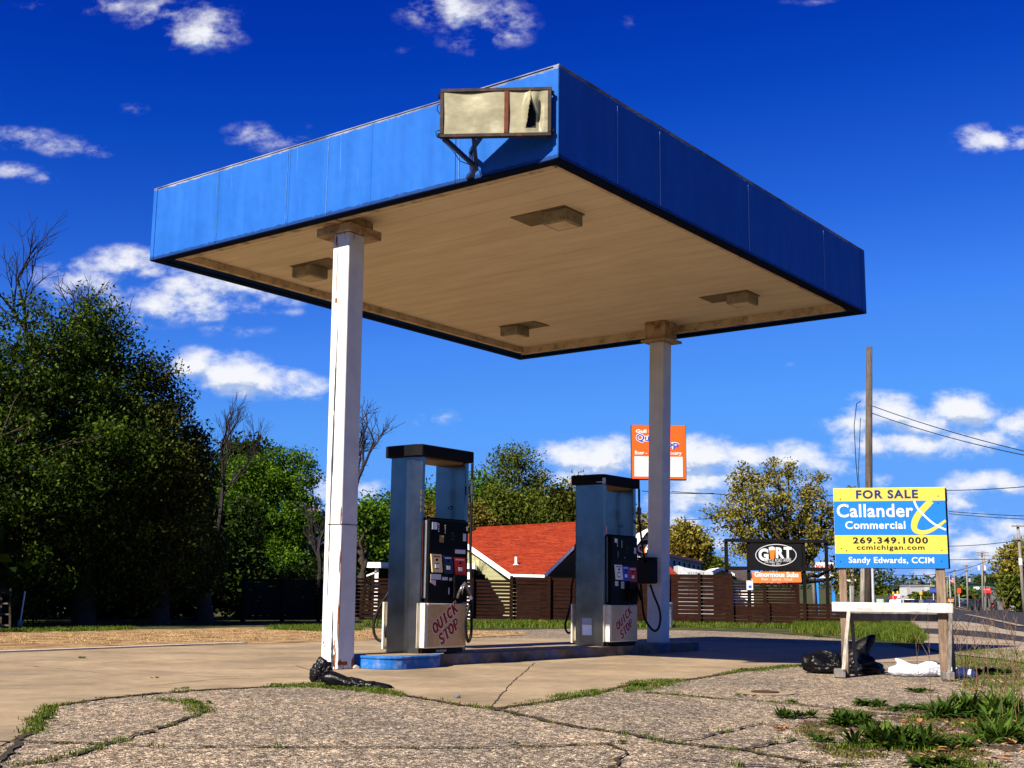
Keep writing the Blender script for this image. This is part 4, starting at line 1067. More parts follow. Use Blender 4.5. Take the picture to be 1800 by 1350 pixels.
def rock(name, label, cat, loc, s, col, seed):
    rnd = random.Random(seed); bm = bmesh.new(); bmesh.ops.create_icosphere(bm, subdivisions=3, radius=1)
    dirs = [Vector((rnd.gauss(0, 1), rnd.gauss(0, 1), rnd.gauss(0, 1))).normalized() for _ in range(9)]
    for v in bm.verts:
        for q in dirs:
            d = v.co.dot(q)
            if d > .62: v.co -= q * (d - .62) * .85
        v.co = Vector((v.co.x * s[0], v.co.y * s[1], max(-.1, v.co.z) * s[2]))
    me = bpy.data.meshes.new(name); bm.to_mesh(me); bm.free()
    o = mobj(name, me, pm('stone_' + str(seed), col, .9, var=.3, scale=30, bump=.6, bscale=60)); o.location = loc
    return tag(o, label, cat)
rock('stone', 'small grey stone alone on the concrete in front of the island', 'stone', G(804, 1227), (.035, .03, .034), (.10, .11, .12), 3)
rock('broken_concrete', 'pale chunk of broken concrete at the foot of the blue island nose', 'rubble', can_m @ Vector((-3.0, .56, 0)), (.085, .05, .045), (.42, .34, .26), 4)
mh = thing('drain_cover', 'small rusty round drain cover in a concrete patch on the right', 'drain cover', G(1345, 1218) + Vector((0, 0, .004)))
b = MB(); b.cyl(0, 0, -.004, .010, .115, 28); b.build('lid', pm('iron_rust', (.045, .022, .012), .8, var=.4, scale=30, bump=.5), mh)
b = MB(); b.cyl(0, 0, -.005, .001, .24, 24); b.build('collar', MAT['concrete'], mh)

# ================================================================== CRACKS AND PLANTS
rng = np.random.default_rng(7)
CR = [  # px polylines of the joints and cracks, with width in m and amount of growth
    ([(82, 1243), (180, 1228), (262, 1220), (350, 1213), (440, 1209), (540, 1203), (640, 1207), (700, 1220), (790, 1236), (868, 1246)], .045, 1.0),
    ([(868, 1246), (960, 1233), (1040, 1221), (1095, 1206), (1230, 1192), (1300, 1180), (1390, 1170)], .05, 1.2),
    ([(868, 1246), (930, 1260), (1000, 1275), (1100, 1290), (1180, 1306), (1300, 1318), (1420, 1340)], .045, 1.0),
    ([(-40, 1303), (100, 1305), (200, 1308), (300, 1314), (420, 1313), (560, 1313), (700, 1315), (860, 1314), (980, 1311), (1070, 1307)], .028, .35),
    ([(1070, 1307), (1090, 1315), (1098, 1325), (1080, 1345), (1060, 1365)], .02, .2),
    ([(30, 1345), (90, 1337), (170, 1315), (250, 1290), (300, 1274), (345, 1258), (362, 1243), (330, 1230), (300, 1232)], .032, .7),
    ([(-10, 1350), (35, 1300), (75, 1265), (84, 1245)], .03, .5),
    ([(1100, 1216), (1180, 1220), (1260, 1228), (1340, 1232), (1420, 1240), (1520, 1252), (1640, 1262)], .035, .7),
    ([(1180, 1306), (1240, 1295), (1300, 1282), (1340, 1272), (1380, 1278)], .02, .4),
    ([(1180, 1330), (1300, 1345), (1420, 1350), (1540, 1342), (1700, 1345)], .03, .5),
    ([(1300, 1318), (1400, 1300), (1500, 1306), (1560, 1318)], .03, .5)]
def area_pts(poly_px, n, seed):
    P = [G(*p) for p in poly_px]; xs_ = [p.x for p in P]; ys_ = [p.y for p in P]; r = random.Random(seed); out = []
    def inside(x, y):
        c = False; j = len(P) - 1
        for i in range(len(P)):
            if (P[i].y > y) != (P[j].y > y) and x < (P[j].x - P[i].x) * (y - P[i].y) / (P[j].y - P[i].y) + P[i].x: c = not c
            j = i
        return c
    while len(out) < n:
        x, y = r.uniform(min(xs_), max(xs_)), r.uniform(min(ys_), max(ys_))
        if inside(x, y): out.append((x, y, 0))
    return out
def ribbon_ground(pts, width, z, seed, name, mat, step=.08, amp=.02):
    rnd = random.Random(seed); P = [G(*p) for p in pts]; C = []
    for a, b in zip(P, P[1:]):
        n = max(1, int((b - a).length / step))
        for i in range(n): C.append(a.lerp(b, i / n) + Vector((rnd.uniform(-amp, amp), rnd.uniform(-amp, amp), 0)))
    C.append(P[-1]); V = []; F = []
    for i, p in enumerate(C):
        d = (C[min(i + 1, len(C) - 1)] - C[max(i - 1, 0)]).normalized(); q = Vector((-d.y, d.x, 0)); w = width * rnd.uniform(.25, 1.1) * .5
        V += [tuple(p + q * w + Vector((0, 0, z))), tuple(p - q * w + Vector((0, 0, z)))]
    for i in range(len(C) - 1): F.append((2 * i, 2 * i + 1, 2 * i + 3, 2 * i + 2))
    o = npmesh(name, V, F, mat); return C, o
crack_pts = []
for i, (pts, wd, gr) in enumerate(CR):
    C, o = ribbon_ground(pts, wd * 1.35, .0035 + i * .0003, i, 'pavement_crack', MAT['crack']); tag(o, kind='structure')
    crack_pts.append((C, wd, gr))
# concrete joints, thin
for i, pts in enumerate([[(300, 1174), (420, 1176), (560, 1170)], [(180, 1165), (330, 1160), (500, 1150)], [(200, 1212), (380, 1194), (560, 1190)], [(700, 1218), (600, 1195), (520, 1170)], [(1068, 1169), (1200, 1173), (1340, 1176)], [(860, 1246), (900, 1200), (940, 1165)], [(40, 1170), (200, 1185), (420, 1190)]]):
    C, o = ribbon_ground(pts, .014, .0022 + i * .0002, 50 + i, 'concrete_joint', MAT['crack'], .1, .012); tag(o, kind='structure')

def blades(centers, h, w, n_each, spread, lean=.5, seed=0):
    """curved grass blades as triangles strips: returns V, F"""
    r = np.random.default_rng(seed); C = np.repeat(np.asarray(centers, float), n_each, 0); N = len(C)
    C[:, 0] += r.normal(0, spread, N); C[:, 1] += r.normal(0, spread, N)
    a = r.uniform(0, 2 * np.pi, N); H = h * r.uniform(.35, 1.15, N); Wd = w * r.uniform(.6, 1.3, N); ln = lean * r.uniform(.1, 1.2, N)
    dx, dy = np.cos(a), np.sin(a); sx, sy = -dy, dx
    V = np.zeros((N, 5, 3))
    for k, (t, ww) in enumerate(((0, 1), (.55, .8))):
        ox = dx * ln * H * t * t; oy = dy * ln * H * t * t
        for j, s_ in enumerate((-1, 1)):
            V[:, k * 2 + j, 0] = C[:, 0] + ox + sx * Wd * ww * s_ / 2; V[:, k * 2 + j, 1] = C[:, 1] + oy + sy * Wd * ww * s_ / 2; V[:, k * 2 + j, 2] = C[:, 2] + H * t * (1 - .15 * ln)
    V[:, 4, 0] = C[:, 0] + dx * ln * H; V[:, 4, 1] = C[:, 1] + dy * ln * H; V[:, 4, 2] = C[:, 2] + H * (1 - .35 * ln)
    V = V.reshape(-1, 3); b = np.arange(N) * 5
    F = np.concatenate([np.stack([b, b + 1, b + 3], 1), np.stack([b, b + 3, b + 2], 1), np.stack([b + 2, b + 3, b + 4], 1)])
    return V, F
cents = []; mossc = []
rnd = random.Random(77)
for C, wd, gr in crack_pts:
    L_ = 0
    for p in C:
        L_ += 1; k = .5 + .5 * math.sin(L_ * .21 + gr * 9) * math.sin(L_ * .053 + 2)
        if rnd.random() < gr * k * 1.4:
            for _ in range(3): cents.append((p.x + rnd.gauss(0, wd * .8), p.y + rnd.gauss(0, wd * .8), 0))
        if rnd.random() < min(1, .8 * gr): mossc.append((p.x + rnd.gauss(0, wd * .5), p.y + rnd.gauss(0, wd * .5), 0))
cents = [c for c in cents if mnoise.noise(Vector((c[0] * 1.7, c[1] * 1.7, 5))) > -.02]
for pl, n_ in (([(470, 1204), (560, 1201), (640, 1205), (700, 1217), (720, 1226), (640, 1217), (560, 1209), (480, 1209)], 420), ([(1092, 1203), (1120, 1196), (1200, 1194), (1205, 1199), (1140, 1214), (1096, 1216)], 260), ([(1290, 1178), (1400, 1168), (1400, 1173), (1300, 1184)], 110), ([(255, 1226), (350, 1232), (370, 1246), (350, 1262), (330, 1250), (330, 1240)], 90), ([(45, 1270), (85, 1238), (98, 1244), (70, 1290), (40, 1290)], 110), ([(960, 1224), (1050, 1212), (1060, 1222), (980, 1230)], 90)):
    cents += area_pts(pl, n_, int(pl[0][0]))
V, F = blades(cents, .028, .006, 8, .024, 1.1, 1); tag(npmesh('crack_grass', V, F, MAT['grass']), 'short grass and clover growing along the cracks of the forecourt', 'grass', kind='stuff')
V, F = blades(mossc, .010, .009, 26, .022, 1.3, 2); tag(npmesh('moss', V, F, MAT['moss']), 'low brown green moss filling the pavement cracks', 'moss', kind='stuff')

# turf strips: in front of the fence, by the sign, under the trees
V, F = blades(area_pts([(640, 1101), (860, 1104), (1100, 1104), (1290, 1103), (1440, 1107), (1450, 1094), (1200, 1093), (800, 1094), (640, 1094)], 3600, 3), .13, .016, 6, .06, .7, 3)
tag(npmesh('fence_grass', V, F, MAT['grass']), 'long green grass at the foot of the brown slatted fence', 'grass', kind='stuff')
V, F = blades(area_pts([(1395, 1112), (1470, 1117), (1560, 1127), (1612, 1131), (1626, 1126), (1606, 1105), (1585, 1091), (1480, 1090), (1400, 1096)], 9500, 4), .20, .012, 7, .06, .7, 4)
tag(npmesh('corner_grass', V, F, MAT['grass']), 'thick patch of long grass behind the sale board beside the sidewalk', 'grass', kind='stuff')
V, F = blades(area_pts([(-200, 1116), (0, 1112), (170, 1110), (240, 1107), (230, 1103), (0, 1104), (-200, 1106)], 1800, 5) + area_pts([(470, 1107), (575, 1111), (640, 1108), (620, 1099), (480, 1101)], 1600, 6), .075, .012, 6, .06, .8, 5)
tag(npmesh('verge_grass', V, F, MAT['grass']), 'patchy grass between the bare soil and the trees', 'grass', kind='stuff')
V, F = blades(area_pts([(-200, 1130), (0, 1133), (300, 1130), (560, 1124), (930, 1114), (930, 1110), (560, 1107), (200, 1112), (-200, 1118)], 1500, 7), .028, .012, 5, .10, 1.2, 6)
tag(npmesh('dry_grass', V, F, pm('straw', (.36, .24, .10), .9, var=.5, scale=9)), 'dry straw scattered over the bare soil strip', 'grass', kind='stuff')
V, F = blades(area_pts([(1660, 1152), (1700, 1140), (1800, 1146), (1830, 1160), (1830, 1240), (1790, 1290), (1700, 1240), (1690, 1190)], 900, 8), .06, .006, 8, .05, .9, 7)
tag(npmesh('verge_grass', V, F, MAT['grass']), 'ragged green and brown grass at the right edge beside the sidewalk', 'grass', kind='stuff')

def leafy(pts, n, lw, ll, seed, up=.5):
    """rosette leaves: pointed quads folded along the middle"""
    r = np.random.default_rng(seed); V = []; F = []
    for (x, y, z, R_) in pts:
        for i in range(n):
            a = r.uniform(0, 2 * np.pi); l_ = ll * R_ * r.uniform(.5, 1.15); w = lw * R_ * r.uniform(.6, 1.2); el = r.uniform(.25, 1.25) * up
            d = np.array([np.cos(a) * np.cos(el), np.sin(a) * np.cos(el), np.sin(el)]); s_ = np.array([-np.sin(a), np.cos(a), 0])
            o = np.array([x, y, z + .004]); b = len(V)
            mid = o + d * l_ * .55; tip = o + d * l_ + np.array([0, 0, -l_ * .28 * np.cos(el)]); q = o + d * l_ * .25
            V += [o, q + s_ * w * .35, mid + s_ * w / 2, tip, mid - s_ * w / 2, q - s_ * w * .35, mid - np.array([0, 0, w * .15])]
            F += [(b, b + 1, b + 2, b + 6), (b + 6, b + 2, b + 3, b + 3), (b, b + 6, b + 4, b + 5), (b + 6, b + 3, b + 3, b + 4)]
    return V, F
def tri_mesh(name, V, F, mat, parent=None):
    me = bpy.data.meshes.new(name); me.from_pydata([tuple(v) for v in V], [], [tuple(dict.fromkeys(f)) for f in F])
    return mobj(name, me, mat, parent)
WEEDS = [  # px, py, radius m, leaves, label
    (595, 1200, .20, 60, 'low weed hugging the black bag at the post base'), (318, 1212, .11, 34, 'small dandelion rosette in the crack at the concrete edge, left foreground'),
    (352, 1236, .12, 40, 'red-stemmed weed in the crack bend on the left'), (70, 1265, .14, 36, 'weed tuft at the left concrete edge'),
    (140, 1157, .13, 30, 'isolated weed on the concrete near the soil strip'), (272, 1192, .07, 22, 'tiny weed in the smooth concrete on the left'),
    (907, 1308, .075, 26, 'single upright weed in the foreground crack below the pumps'), (600, 1305, .05, 18, 'tiny weed in the foreground crack left of centre'),
    (1092, 1306, .085, 26, 'small weed where two foreground cracks meet'), (1045, 1215, .10, 34, 'reddish weed in the joint in front of the far pump'),
    (1120, 1206, .17, 60, 'broad weed patch at the joint corner in front of the right post'), (1310, 1178, .14, 40, 'flat weed in the joint left of the sale board'),
    (1395, 1262, .22, 70, 'tall leafy weed rooted in gravel right of the drain cover'), (1392, 1236, .15, 44, 'upright pale weed above the drain cover crack'),
    (1490, 1275, .26, 80, 'spreading thistle-like weed left of the big green clump'), (1575, 1313, .34, 110, 'long-leaved dock plant in the lower right foreground'),
    (1680, 1312, .24, 70, 'leafy weed next to dead leaves in the lower right corner'), (1720, 1262, .42, 150, 'largest glossy dock clump at the right edge'),
    (1770, 1300, .34, 110, 'dense dock plant in the bottom right corner'), (1615, 1216, .20, 60, 'spiky weed under the white sacks'), (1430, 1302, .18, 46, 'dark mat of leaves in the gravel, lower right'),
    (1525, 1240, .20, 60, 'clump in the long crack below the garbage bag'), (1600, 1248, .20, 60, 'leafy clump at the end of the long crack'), (1440, 1120, .25, 40, 'weed at the lot edge in front of the fence, left of the board'),
    (1370, 1281, .14, 40, 'brown seedy weed left of the thistle-like weed'), (1310, 1225, .12, 30, 'weed just left of the drain cover'), (1650, 1345, .2, 50, 'weed cut by the bottom of the view on the right'),
    (1412, 1172, .16, 46, 'bright small weed touching the big black bag'), (1740, 1185, .3, 60, 'low weed at the base of the dry stalks')]
for i, (px, py, rad, n, lab) in enumerate(WEEDS):
    p = G(px, py); r = random.Random(i); rad *= .95 if i in (14, 15, 16, 17, 18, 21, 22, 26, 28) else .75; n = int(n * 1.7) if rad > .15 else n
    up_k = .95 if rad > .13 and i in (12, 13, 14, 15, 17, 18, 6, 27) else .6
    sub = [(p.x + r.gauss(0, rad * .35), p.y + r.gauss(0, rad * .3), 0, rad * r.uniform(.6, 1)) for _ in range(max(3, n // 9))]
    V, F = leafy(sub, 22, .085 if i in (15, 17, 18, 16) else .13, .62, 100 + i, up_k)
    o = tri_mesh('weed', V, F, MAT['weed_leaf' if i not in (24,) else 'dry_leaf'])
    V = np.asarray(V); tag(o, lab, 'weed', 'weeds growing from cracks in the forecourt')
V, F = [], []
r = np.random.default_rng(5)
for p in area_pts([(1480, 1300), (1600, 1262), (1780, 1240), (1800, 1345), (1640, 1350)], 150, 11) + area_pts([(1640, 1180), (1800, 1170), (1800, 1230), (1690, 1220)], 90, 12):
    a = r.uniform(0, 6.28); s_ = r.uniform(.012, .035); z = r.uniform(.006, .03); b = len(V); tl = r.uniform(-.02, .03)
    c_, q_ = math.cos(a), math.sin(a)
    for (u_, v_, w2) in ((-1, 0, .0), (-.4, .5, .012), (.5, .42, .014), (1, 0, .004), (.5, -.42, .014), (-.4, -.5, .012), (0, 0, -.004)):
        V.append((p[0] + (u_ * c_ - v_ * q_) * s_, p[1] + (u_ * q_ + v_ * c_) * s_, z + w2 * s_ * 40 * .5 + tl * u_ * .3))
    F += [(b, b + 6, b + 2, b + 1), (b + 6, b + 3, b + 2, b + 2), (b, b + 5, b + 4, b + 6), (b + 6, b + 4, b + 3, b + 3)]
tag(tri_mesh('dead_leaves', V, F, MAT['dry_leaf']), 'curled dead brown leaves scattered among the weeds on the right', 'leaves', kind='stuff')
def patchy(poly, n, seed, fr=2.2, th=.0):
    return [p for p in area_pts(poly, n, seed) if mnoise.noise(Vector((p[0] * fr, p[1] * fr, seed))) > th]
GP = [(1420, 1300), (1400, 1268), (1500, 1250), (1600, 1240), (1700, 1235), (1790, 1225), (1840, 1260), (1840, 1350), (1700, 1352), (1560, 1345), (1450, 1325)]
V, F = blades(patchy(GP, 4200, 21, 2.6, .24), .04, .006, 7, .03, 1.1, 21)
tag(npmesh('scrub_grass', V, F, MAT['grass']), 'ragged patches of low grass breaking through the worn paving on the right', 'grass', kind='stuff')
V, F = blades(patchy(GP, 5200, 22, 3.2, .14), .018, .008, 8, .03, 1.3, 22)
tag(npmesh('scrub_moss', V, F, MAT['moss']), 'brown and green creeping growth between the paving pieces on the right', 'moss', kind='stuff')
# thin crumbs of soil below the weeds
r = np.random.default_rng(15); V = []; F = []
for p in patchy(GP, 6000, 23, 2.6, .10) + patchy([(1680, 1165), (1760, 1158), (1840, 1175), (1840, 1215), (1740, 1210), (1690, 1190)], 1500, 24, 2, -.1):
    b = len(V); s_ = r.uniform(.006, .024); a = r.uniform(0, 6.28)
    for k in range(5): V.append((p[0] + math.cos(a + k * 1.257) * s_ * r.uniform(.6, 1.2), p[1] + math.sin(a + k * 1.257) * s_ * r.uniform(.6, 1.2), .001))
    V.append((p[0], p[1], s_ * .5))
    for k in range(5): F.append((b + k, b + (k + 1) % 5, b + 5))
tag(npmesh('soil', V, F, pm('soil', (.05, .032, .018), .95, var=.6, scale=20)), 'dark crumbs of soil spread around the weeds on the right', 'soil', kind='stuff')
# dry stalks
def stalk_plant(i, px, py, h, n, lab):
    p = G(px, py); n = max(1, int(n * .7)); h *= .9; t = thing('dry_stalks', lab, 'dry plant', (p.x, p.y, 0), 0, 'dry stalks at the right edge'); r = random.Random(i * 7)
    mb = MB()
    for k in range(n):
        x, y = r.gauss(0, .10), r.gauss(0, .10); hh = h * r.uniform(.55, 1.1); lx, ly = r.gauss(0, .12), r.gauss(0, .1)
        pts = [Vector((x + lx * (j / 5) ** 1.5 * hh + r.gauss(0, .006), y + ly * (j / 5) ** 1.5 * hh, hh * j / 5)) for j in range(6)]
        mb.tube(pts, [.0028 - .0004 * j for j in range(6)], 5)
        for _ in range(5):
            j = r.uniform(2, 4.9); q = pts[int(j)].lerp(pts[int(j) + 1], j % 1); l_ = hh * r.uniform(.08, .22); a = r.uniform(0, 6.28)
            mb.tube([q, q + Vector((math.cos(a) * l_ * .6, math.sin(a) * l_ * .6, l_ * .8))], [.0026, .0012], 4)
    mb.build('stem', MAT['stalk'], t)
for i, a in enumerate([(1490 + 200, 1205, .85, 9, 'tall dry stalks just right of the white sacks'), (1720, 1200, 1.0, 11, 'tallest dry stalks before the asphalt road'), (1765, 1225, .8, 9, 'dry stalks at the far right by the sidewalk'),
                       (1612, 1215, .8, 1, 'single thin dry stalk in front of the right post'), (1630, 1240, .95, 2, 'two thin dry stalks crossing the white rail'), (1700, 1185, .7, 7, 'short brown stalks behind the sacks'), (1798, 1280, 1.0, 6, 'dry reddish stalks at the right border')]): stalk_plant(i, *a)

# ================================================================== FENCES
def fence_run(t, P0, P1, z0, ztop, n, gap=.012, post_w=.09, bays=None, seed=0, mt='fence_brown'):
    """slat panels between posts, posts in front"""
    r = random.Random(seed); P0 = Vector(P0); P1 = Vector(P1); d = (P1 - P0); Ln = d.length; d.normalize(); q = Vector((-d.y, d.x, 0))
    nb = bays or max(1, round(Ln / 2.4)); hs = (ztop - z0) / n
    for b in range(nb):
        a0 = Ln * b / nb; a1 = Ln * (b + 1) / nb; mb = MB()
        for k in range(n):
            za = z0 + k * hs + r.uniform(0, gap * .6); zb = z0 + (k + 1) * hs - gap * r.uniform(.4, 1.5)
            A = P0 + d * (a0 + .012); B = P0 + d * (a1 - .012)
            za += r.uniform(-.005, .005)
            mb.hexa([A + Vector((0, 0, za)), B + Vector((0, 0, za + r.uniform(-.008, .008))), B + q * .022 + Vector((0, 0, za)), A + q * .022 + Vector((0, 0, za)),
                     A + Vector((0, 0, zb)), B + Vector((0, 0, zb)), B + q * .022 + Vector((0, 0, zb)), A + q * .022 + Vector((0, 0, zb))])
        mb.build('slat_panel', MAT[mt], t)
    for b in range(nb + 1):
        p = P0 + d * (Ln * b / nb) - q * .06
        mb = MB(); M = Matrix.Translation(p) @ Matrix.Rotation(math.atan2(d.y, d.x), 4, 'Z'); mb.box(-post_w / 2, post_w / 2, -.05, .04, 0, ztop + .03, M); mb.build('fence_post', MAT[mt], t)
FY = 37.5
def gat(px, Y): p = at(px, 1060, Y); return Vector((p.x, Y, 0))
def zat(px, py, Y): return at(px, py, Y).z
f1_ = thing('slatted_fence', 'dark brown horizontal slat fence in front of the red-roofed house', 'fence')
fence_run(f1_, gat(618, 37.0), gat(898, 37.5), .10, zat(830, 1017, 37.5), 11, .024, seed=1, bays=4)
fence_run(f1_, gat(898.5, 37.5), gat(1160, 37.8), .08, zat(900, 1014, 37.5), 11, .010, seed=2, bays=4)
f2_ = thing('slatted_fence', 'dark brown horizontal slat fence right of the canopy post ending in a tall post', 'fence')
fence_run(f2_, gat(1174, 37.8), gat(1286, 37.4), .08, zat(1280, 1010, 37.5), 12, .005, seed=3, bays=2)
f3_ = thing('slatted_fence', 'low dark brown fence under the tavern sign running to the utility pole', 'fence')
fence_run(f3_, gat(1287, 37.4), gat(1545, 36.5), .06, zat(1400, 1060, 37.0), 6, .014, seed=4, bays=4)
f4_ = thing('slatted_fence', 'slatted fence coloured black for the deep shade left of the white post', 'fence')
fence_run(f4_, gat(425, 33.0), gat(617, 36.9), .08, zat(560, 1019, 35), 11, .012, seed=5, bays=3, mt='frame_black')  # slats and posts take frame black to stand for deep shade
f5_ = thing('slatted_fence', 'dark slatted screen set back behind the tavern sign frame', 'fence')
fence_run(f5_, gat(1286, 41), gat(1402, 41), .3, zat(1340, 1024, 41), 11, .022, seed=6, bays=2)
# tavern sign frame
TY = 38.2
tf = thing('tavern_sign', 'black timber frame holding the oval G RT tavern board above an orange banner', 'sign', (0, 0, 0))
def pxbox(mb, x0, y0, x1, y1, Y, th):
    a = at(x0, y1, Y); b = at(x1, y0, Y); mb.box(a.x, b.x, Y, Y + th, a.z, b.z); return mb
for (x0, x1) in ((1274, 1279.5), (1313, 1318.5), (1410, 1415), (1450, 1455)):
    mb = MB(); a = at(x0, 950, TY); b = at(x1, 950, TY); mb.box(a.x, b.x, TY, TY + .1, 0, zat(1350, 950, TY)); mb.build('frame_post', MAT['frame_black'], tf)
for (y0, y1) in ((949, 952.5), (997.5, 1002)):
    mb = MB(); pxbox(mb, 1274, y0, 1455, y1, TY - .05, .049); mb.build('crossbeam', MAT['frame_black'], tf)
mb = MB(); pxbox(mb, 1319, 953, 1409, 997, TY - .02, .05); bo = mb.build('sign_board', flat('board_black', (.004, .004, .005)), tf)
def px_local(x, y, Y): p = at(x, y, Y); return p.x, p.z
def el(cx, cy, rx, ry, n=40): return [(cx + rx * math.cos(2 * PI * i / n), cy + ry * math.sin(2 * PI * i / n)) for i in range(n + 1)]
def sgn(x, y): p = at(1240 + x / 8.18, 920 + y / 8.18, TY - .03); return p.x, p.z
ov = [sgn(x, y) for x, y in el(1015, 456, 292, 154)]
MB().ribbon(ov, .020, TY - .026, .004).build('oval_ring', sw, bo)
def sgn_text(s, x0, y0, x1, y1, mat, par, Y=TY - .03, **k):
    a = sgn(x0, y1); b = sgn(x1, y0); return lettering(s, a[0], b[0], a[1], b[1], mat, par, y=Y, th=.004, **k)
sgn_text('G', 765, 360, 905, 540, sw, bo, bold=.05)
sgn_text('R', 1012, 345, 1130, 500, sw, bo, bold=.05)
sgn_text('T', 1128, 340, 1238, 500, sw, bo, bold=.05)
sgn_text('THE GULL ROAD TAVERN', 845, 510, 1228, 560, sw, bo, rot=-.07)
sgn_text('Est. 2021', 958, 572, 1075, 596, sw, bo)
gm = MB(); gm.prism([sgn(918, 385), sgn(935, 512), sgn(990, 505), sgn(998, 380)], TY - .033, TY - .029, 'y'); gm.build('beer_glass', flat('beer', (.65, .16, .02)), bo)
gm = MB(); gm.prism([sgn(910, 345), sgn(914, 386), sgn(1000, 382), sgn(996, 345), sgn(960, 330)], TY - .034, TY - .030, 'y'); gm.build('beer_foam', sw, bo)
bn = MB(); pts = [sgn(676, 690), sgn(680, 856), sgn(1384, 846), sgn(1372, 686), sgn(1300, 694), sgn(1200, 686), sgn(1050, 697), sgn(900, 690), sgn(780, 698)]
bn.prism(pts, TY - .02, TY - .005, 'y'); ban = bn.build('banner', flat('banner_orange', (.78, .16, .035)), tf)
sgn_text('Ginormous Subs', 705, 700, 1338, 770, sw, ban, TY - .023, bold=.04)
sgn_text('Beer - Spirits - Food', 808, 785, 1245, 832, flat('banner_pale', (.8, .5, .35)), ban, TY - .023, bold=.01)
hs = thing('parking_sign', 'small white and blue accessible parking sign beside the tavern sign frame', 'sign')
mb = MB(); pxbox(mb, 1312.5, 1020.5, 1323.5, 1037, TY - .12, .02); pn_ = mb.build('plate', sw, hs)
mb = MB(); a = sgn(612, 930); b = sgn(655, 893); mb.box(a[0], b[0], TY - .124, TY - .121, a[1], b[1]); mb.build('symbol', flat('sym_blue', (.02, .08, .5)), pn_)
mb = MB(); a = at(1318, 1037, TY - .09); mb.box(a.x - .02, a.x + .02, TY - .099, TY - .08, 0, a.z + .3); mb.build('sign_post', MAT['frame_black'], hs)
# liquor sign beyond
LYY = 62.0
lq = thing('liquor_sign', 'white LIQUOR sign on a bright blue steel leg beyond the fence', 'sign')
mb = MB(); pxbox(mb, 1427.5, 988.5, 1467, 1016, LYY, .25); lb = mb.build('sign_cabinet', sw, lq)
def lqt(s, x0, y0, x1, y1, mat): a = at(x0, y1, LYY); b = at(x1, y0, LYY); return lettering(s, a.x, b.x, a.z, b.z, mat, lb, y=LYY - .004, th=.01, bold=.03)
lqt('LIQUOR', 1430, 994, 1466, 1001.5, flat('sign_red', (.5, .02, .02))); lqt('BEER WINE', 1430, 1003, 1465, 1006, sk); lqt('OPEN', 1436, 1008, 1458, 1013, sk)
mb = MB(); pxbox(mb, 1427.5, 1006.7, 1467, 1007.4, LYY - .01, .009); mb.build('divider', sblue, lb)
for (x0, x1) in ((1434.5, 1438.5), (1463, 1467)):
    mb = MB(); a = at(x0, 1016.5, LYY); b = at(x1, 1016.5, LYY); mb.box(a.x, b.x, LYY + .02, LYY + .2, 0, a.z); mb.build('sign_leg', flat('leg_blue', (.02, .2, .6)), lq)
mb = MB(); pxbox(mb, 1434.5, 1016.5, 1467, 1019.5, LYY + .01, .2); mb.build('sign_frame', flat('leg_blue', (.02, .2, .6)), lq)
# orange roadside sign
QY = 50.0
qs = thing('roadside_sign', 'tall orange Quick Stop sign cabinet with blank white panel, half behind the right post', 'sign')
def Qp(x, y): return 1080 + x / 4.217, 540 + y / 4.217
def qbox(x0, y0, x1, y1, ya, yb, nm, mt, par): a = at(*Qp(x0, y1), QY); b = at(*Qp(x1, y0), QY); mb = MB(); mb.box(a.x, b.x, QY + ya, QY + yb, a.z, b.z); return mb.build(nm, mt, par)
og = flat('sign_orange', (.80, .085, .008))
cabt = qbox(128, 876, 530, 1275, 0, .35, 'cabinet', flat('cab_dark', (.03, .02, .02)), qs)
qbox(130, 878, 525, 1270, -.012, -.001, 'rim', og, cabt)
face_ = qbox(148, 893, 508, 1255, -.02, -.0125, 'orange_face', og, cabt)
qbox(148, 1110, 505, 1255, -.028, -.0205, 'blank_panel', sw, cabt)
def qt(s, x0, y0, x1, y1, mat, **k): a = at(*Qp(x0, y1), QY); b = at(*Qp(x1, y0), QY); return lettering(s, a.x, b.x, a.z, b.z, mat, face_, y=QY - .0205 - k.pop('dy', 0), th=.006, **k)
qt('Gull Road', 158, 908, 352, 932, sw, bold=.04)
sbl = flat('quick_blue', (.02, .06, .40))
qt('Quick', 158, 938, 350, 1006, sw, bold=.08); qt('Quick', 162, 943, 346, 1001, sbl, bold=.01, dy=.008)
qt('Stop', 300, 985, 480, 1056, sw, bold=.08); qt('Stop', 304, 990, 476, 1050, sbl, bold=.01, dy=.008)
qt('Beer - Wine - Grocery', 152, 1068, 497, 1100, sw, bold=.02)
a = at(1162, 845, QY); mb = MB(); mb.box(a.x - .12, a.x + .12, QY + .05, QY + .3, 0, a.z); mb.build('pole', MAT['grey_paint'], qs)

# ================================================================== BUILDINGS
def poly_obj(name, pts, th, mat, parent, label=None, uv=None):
    """planar polygon (world points) thickened along its normal, away from the viewer, with UVs in metres"""
    P = [Vector(p) for p in pts]; n = Vector((0, 0, 0))
    for i in range(len(P)): n += P[i].cross(P[(i + 1) % len(P)])
    n.normalize()
    if n.dot(P[0] - Vector((0, 0, CAM_H))) < 0: n = -n
    mb = MB(); mb.slab(P, n * th); o = mb.build(name, mat, parent, label)
    u_ = Vector((0, 0, 1)).cross(n)
    if u_.length < 1e-3: u_ = Vector((1, 0, 0))
    u_.normalize(); v_ = n.cross(u_).normalized(); me = o.data; ul = me.uv_layers.new(name='UVMap')
    for l in me.loops: c = me.vertices[l.vertex_index].co; ul.data[l.index].uv = (c.dot(u_), c.dot(v_))
    return o
def on_plane(px, py, p0, n):
    d = ray(px, py); o = Vector((0, 0, CAM_H)); return o + d * ((p0 - o).dot(n) / d.dot(n))
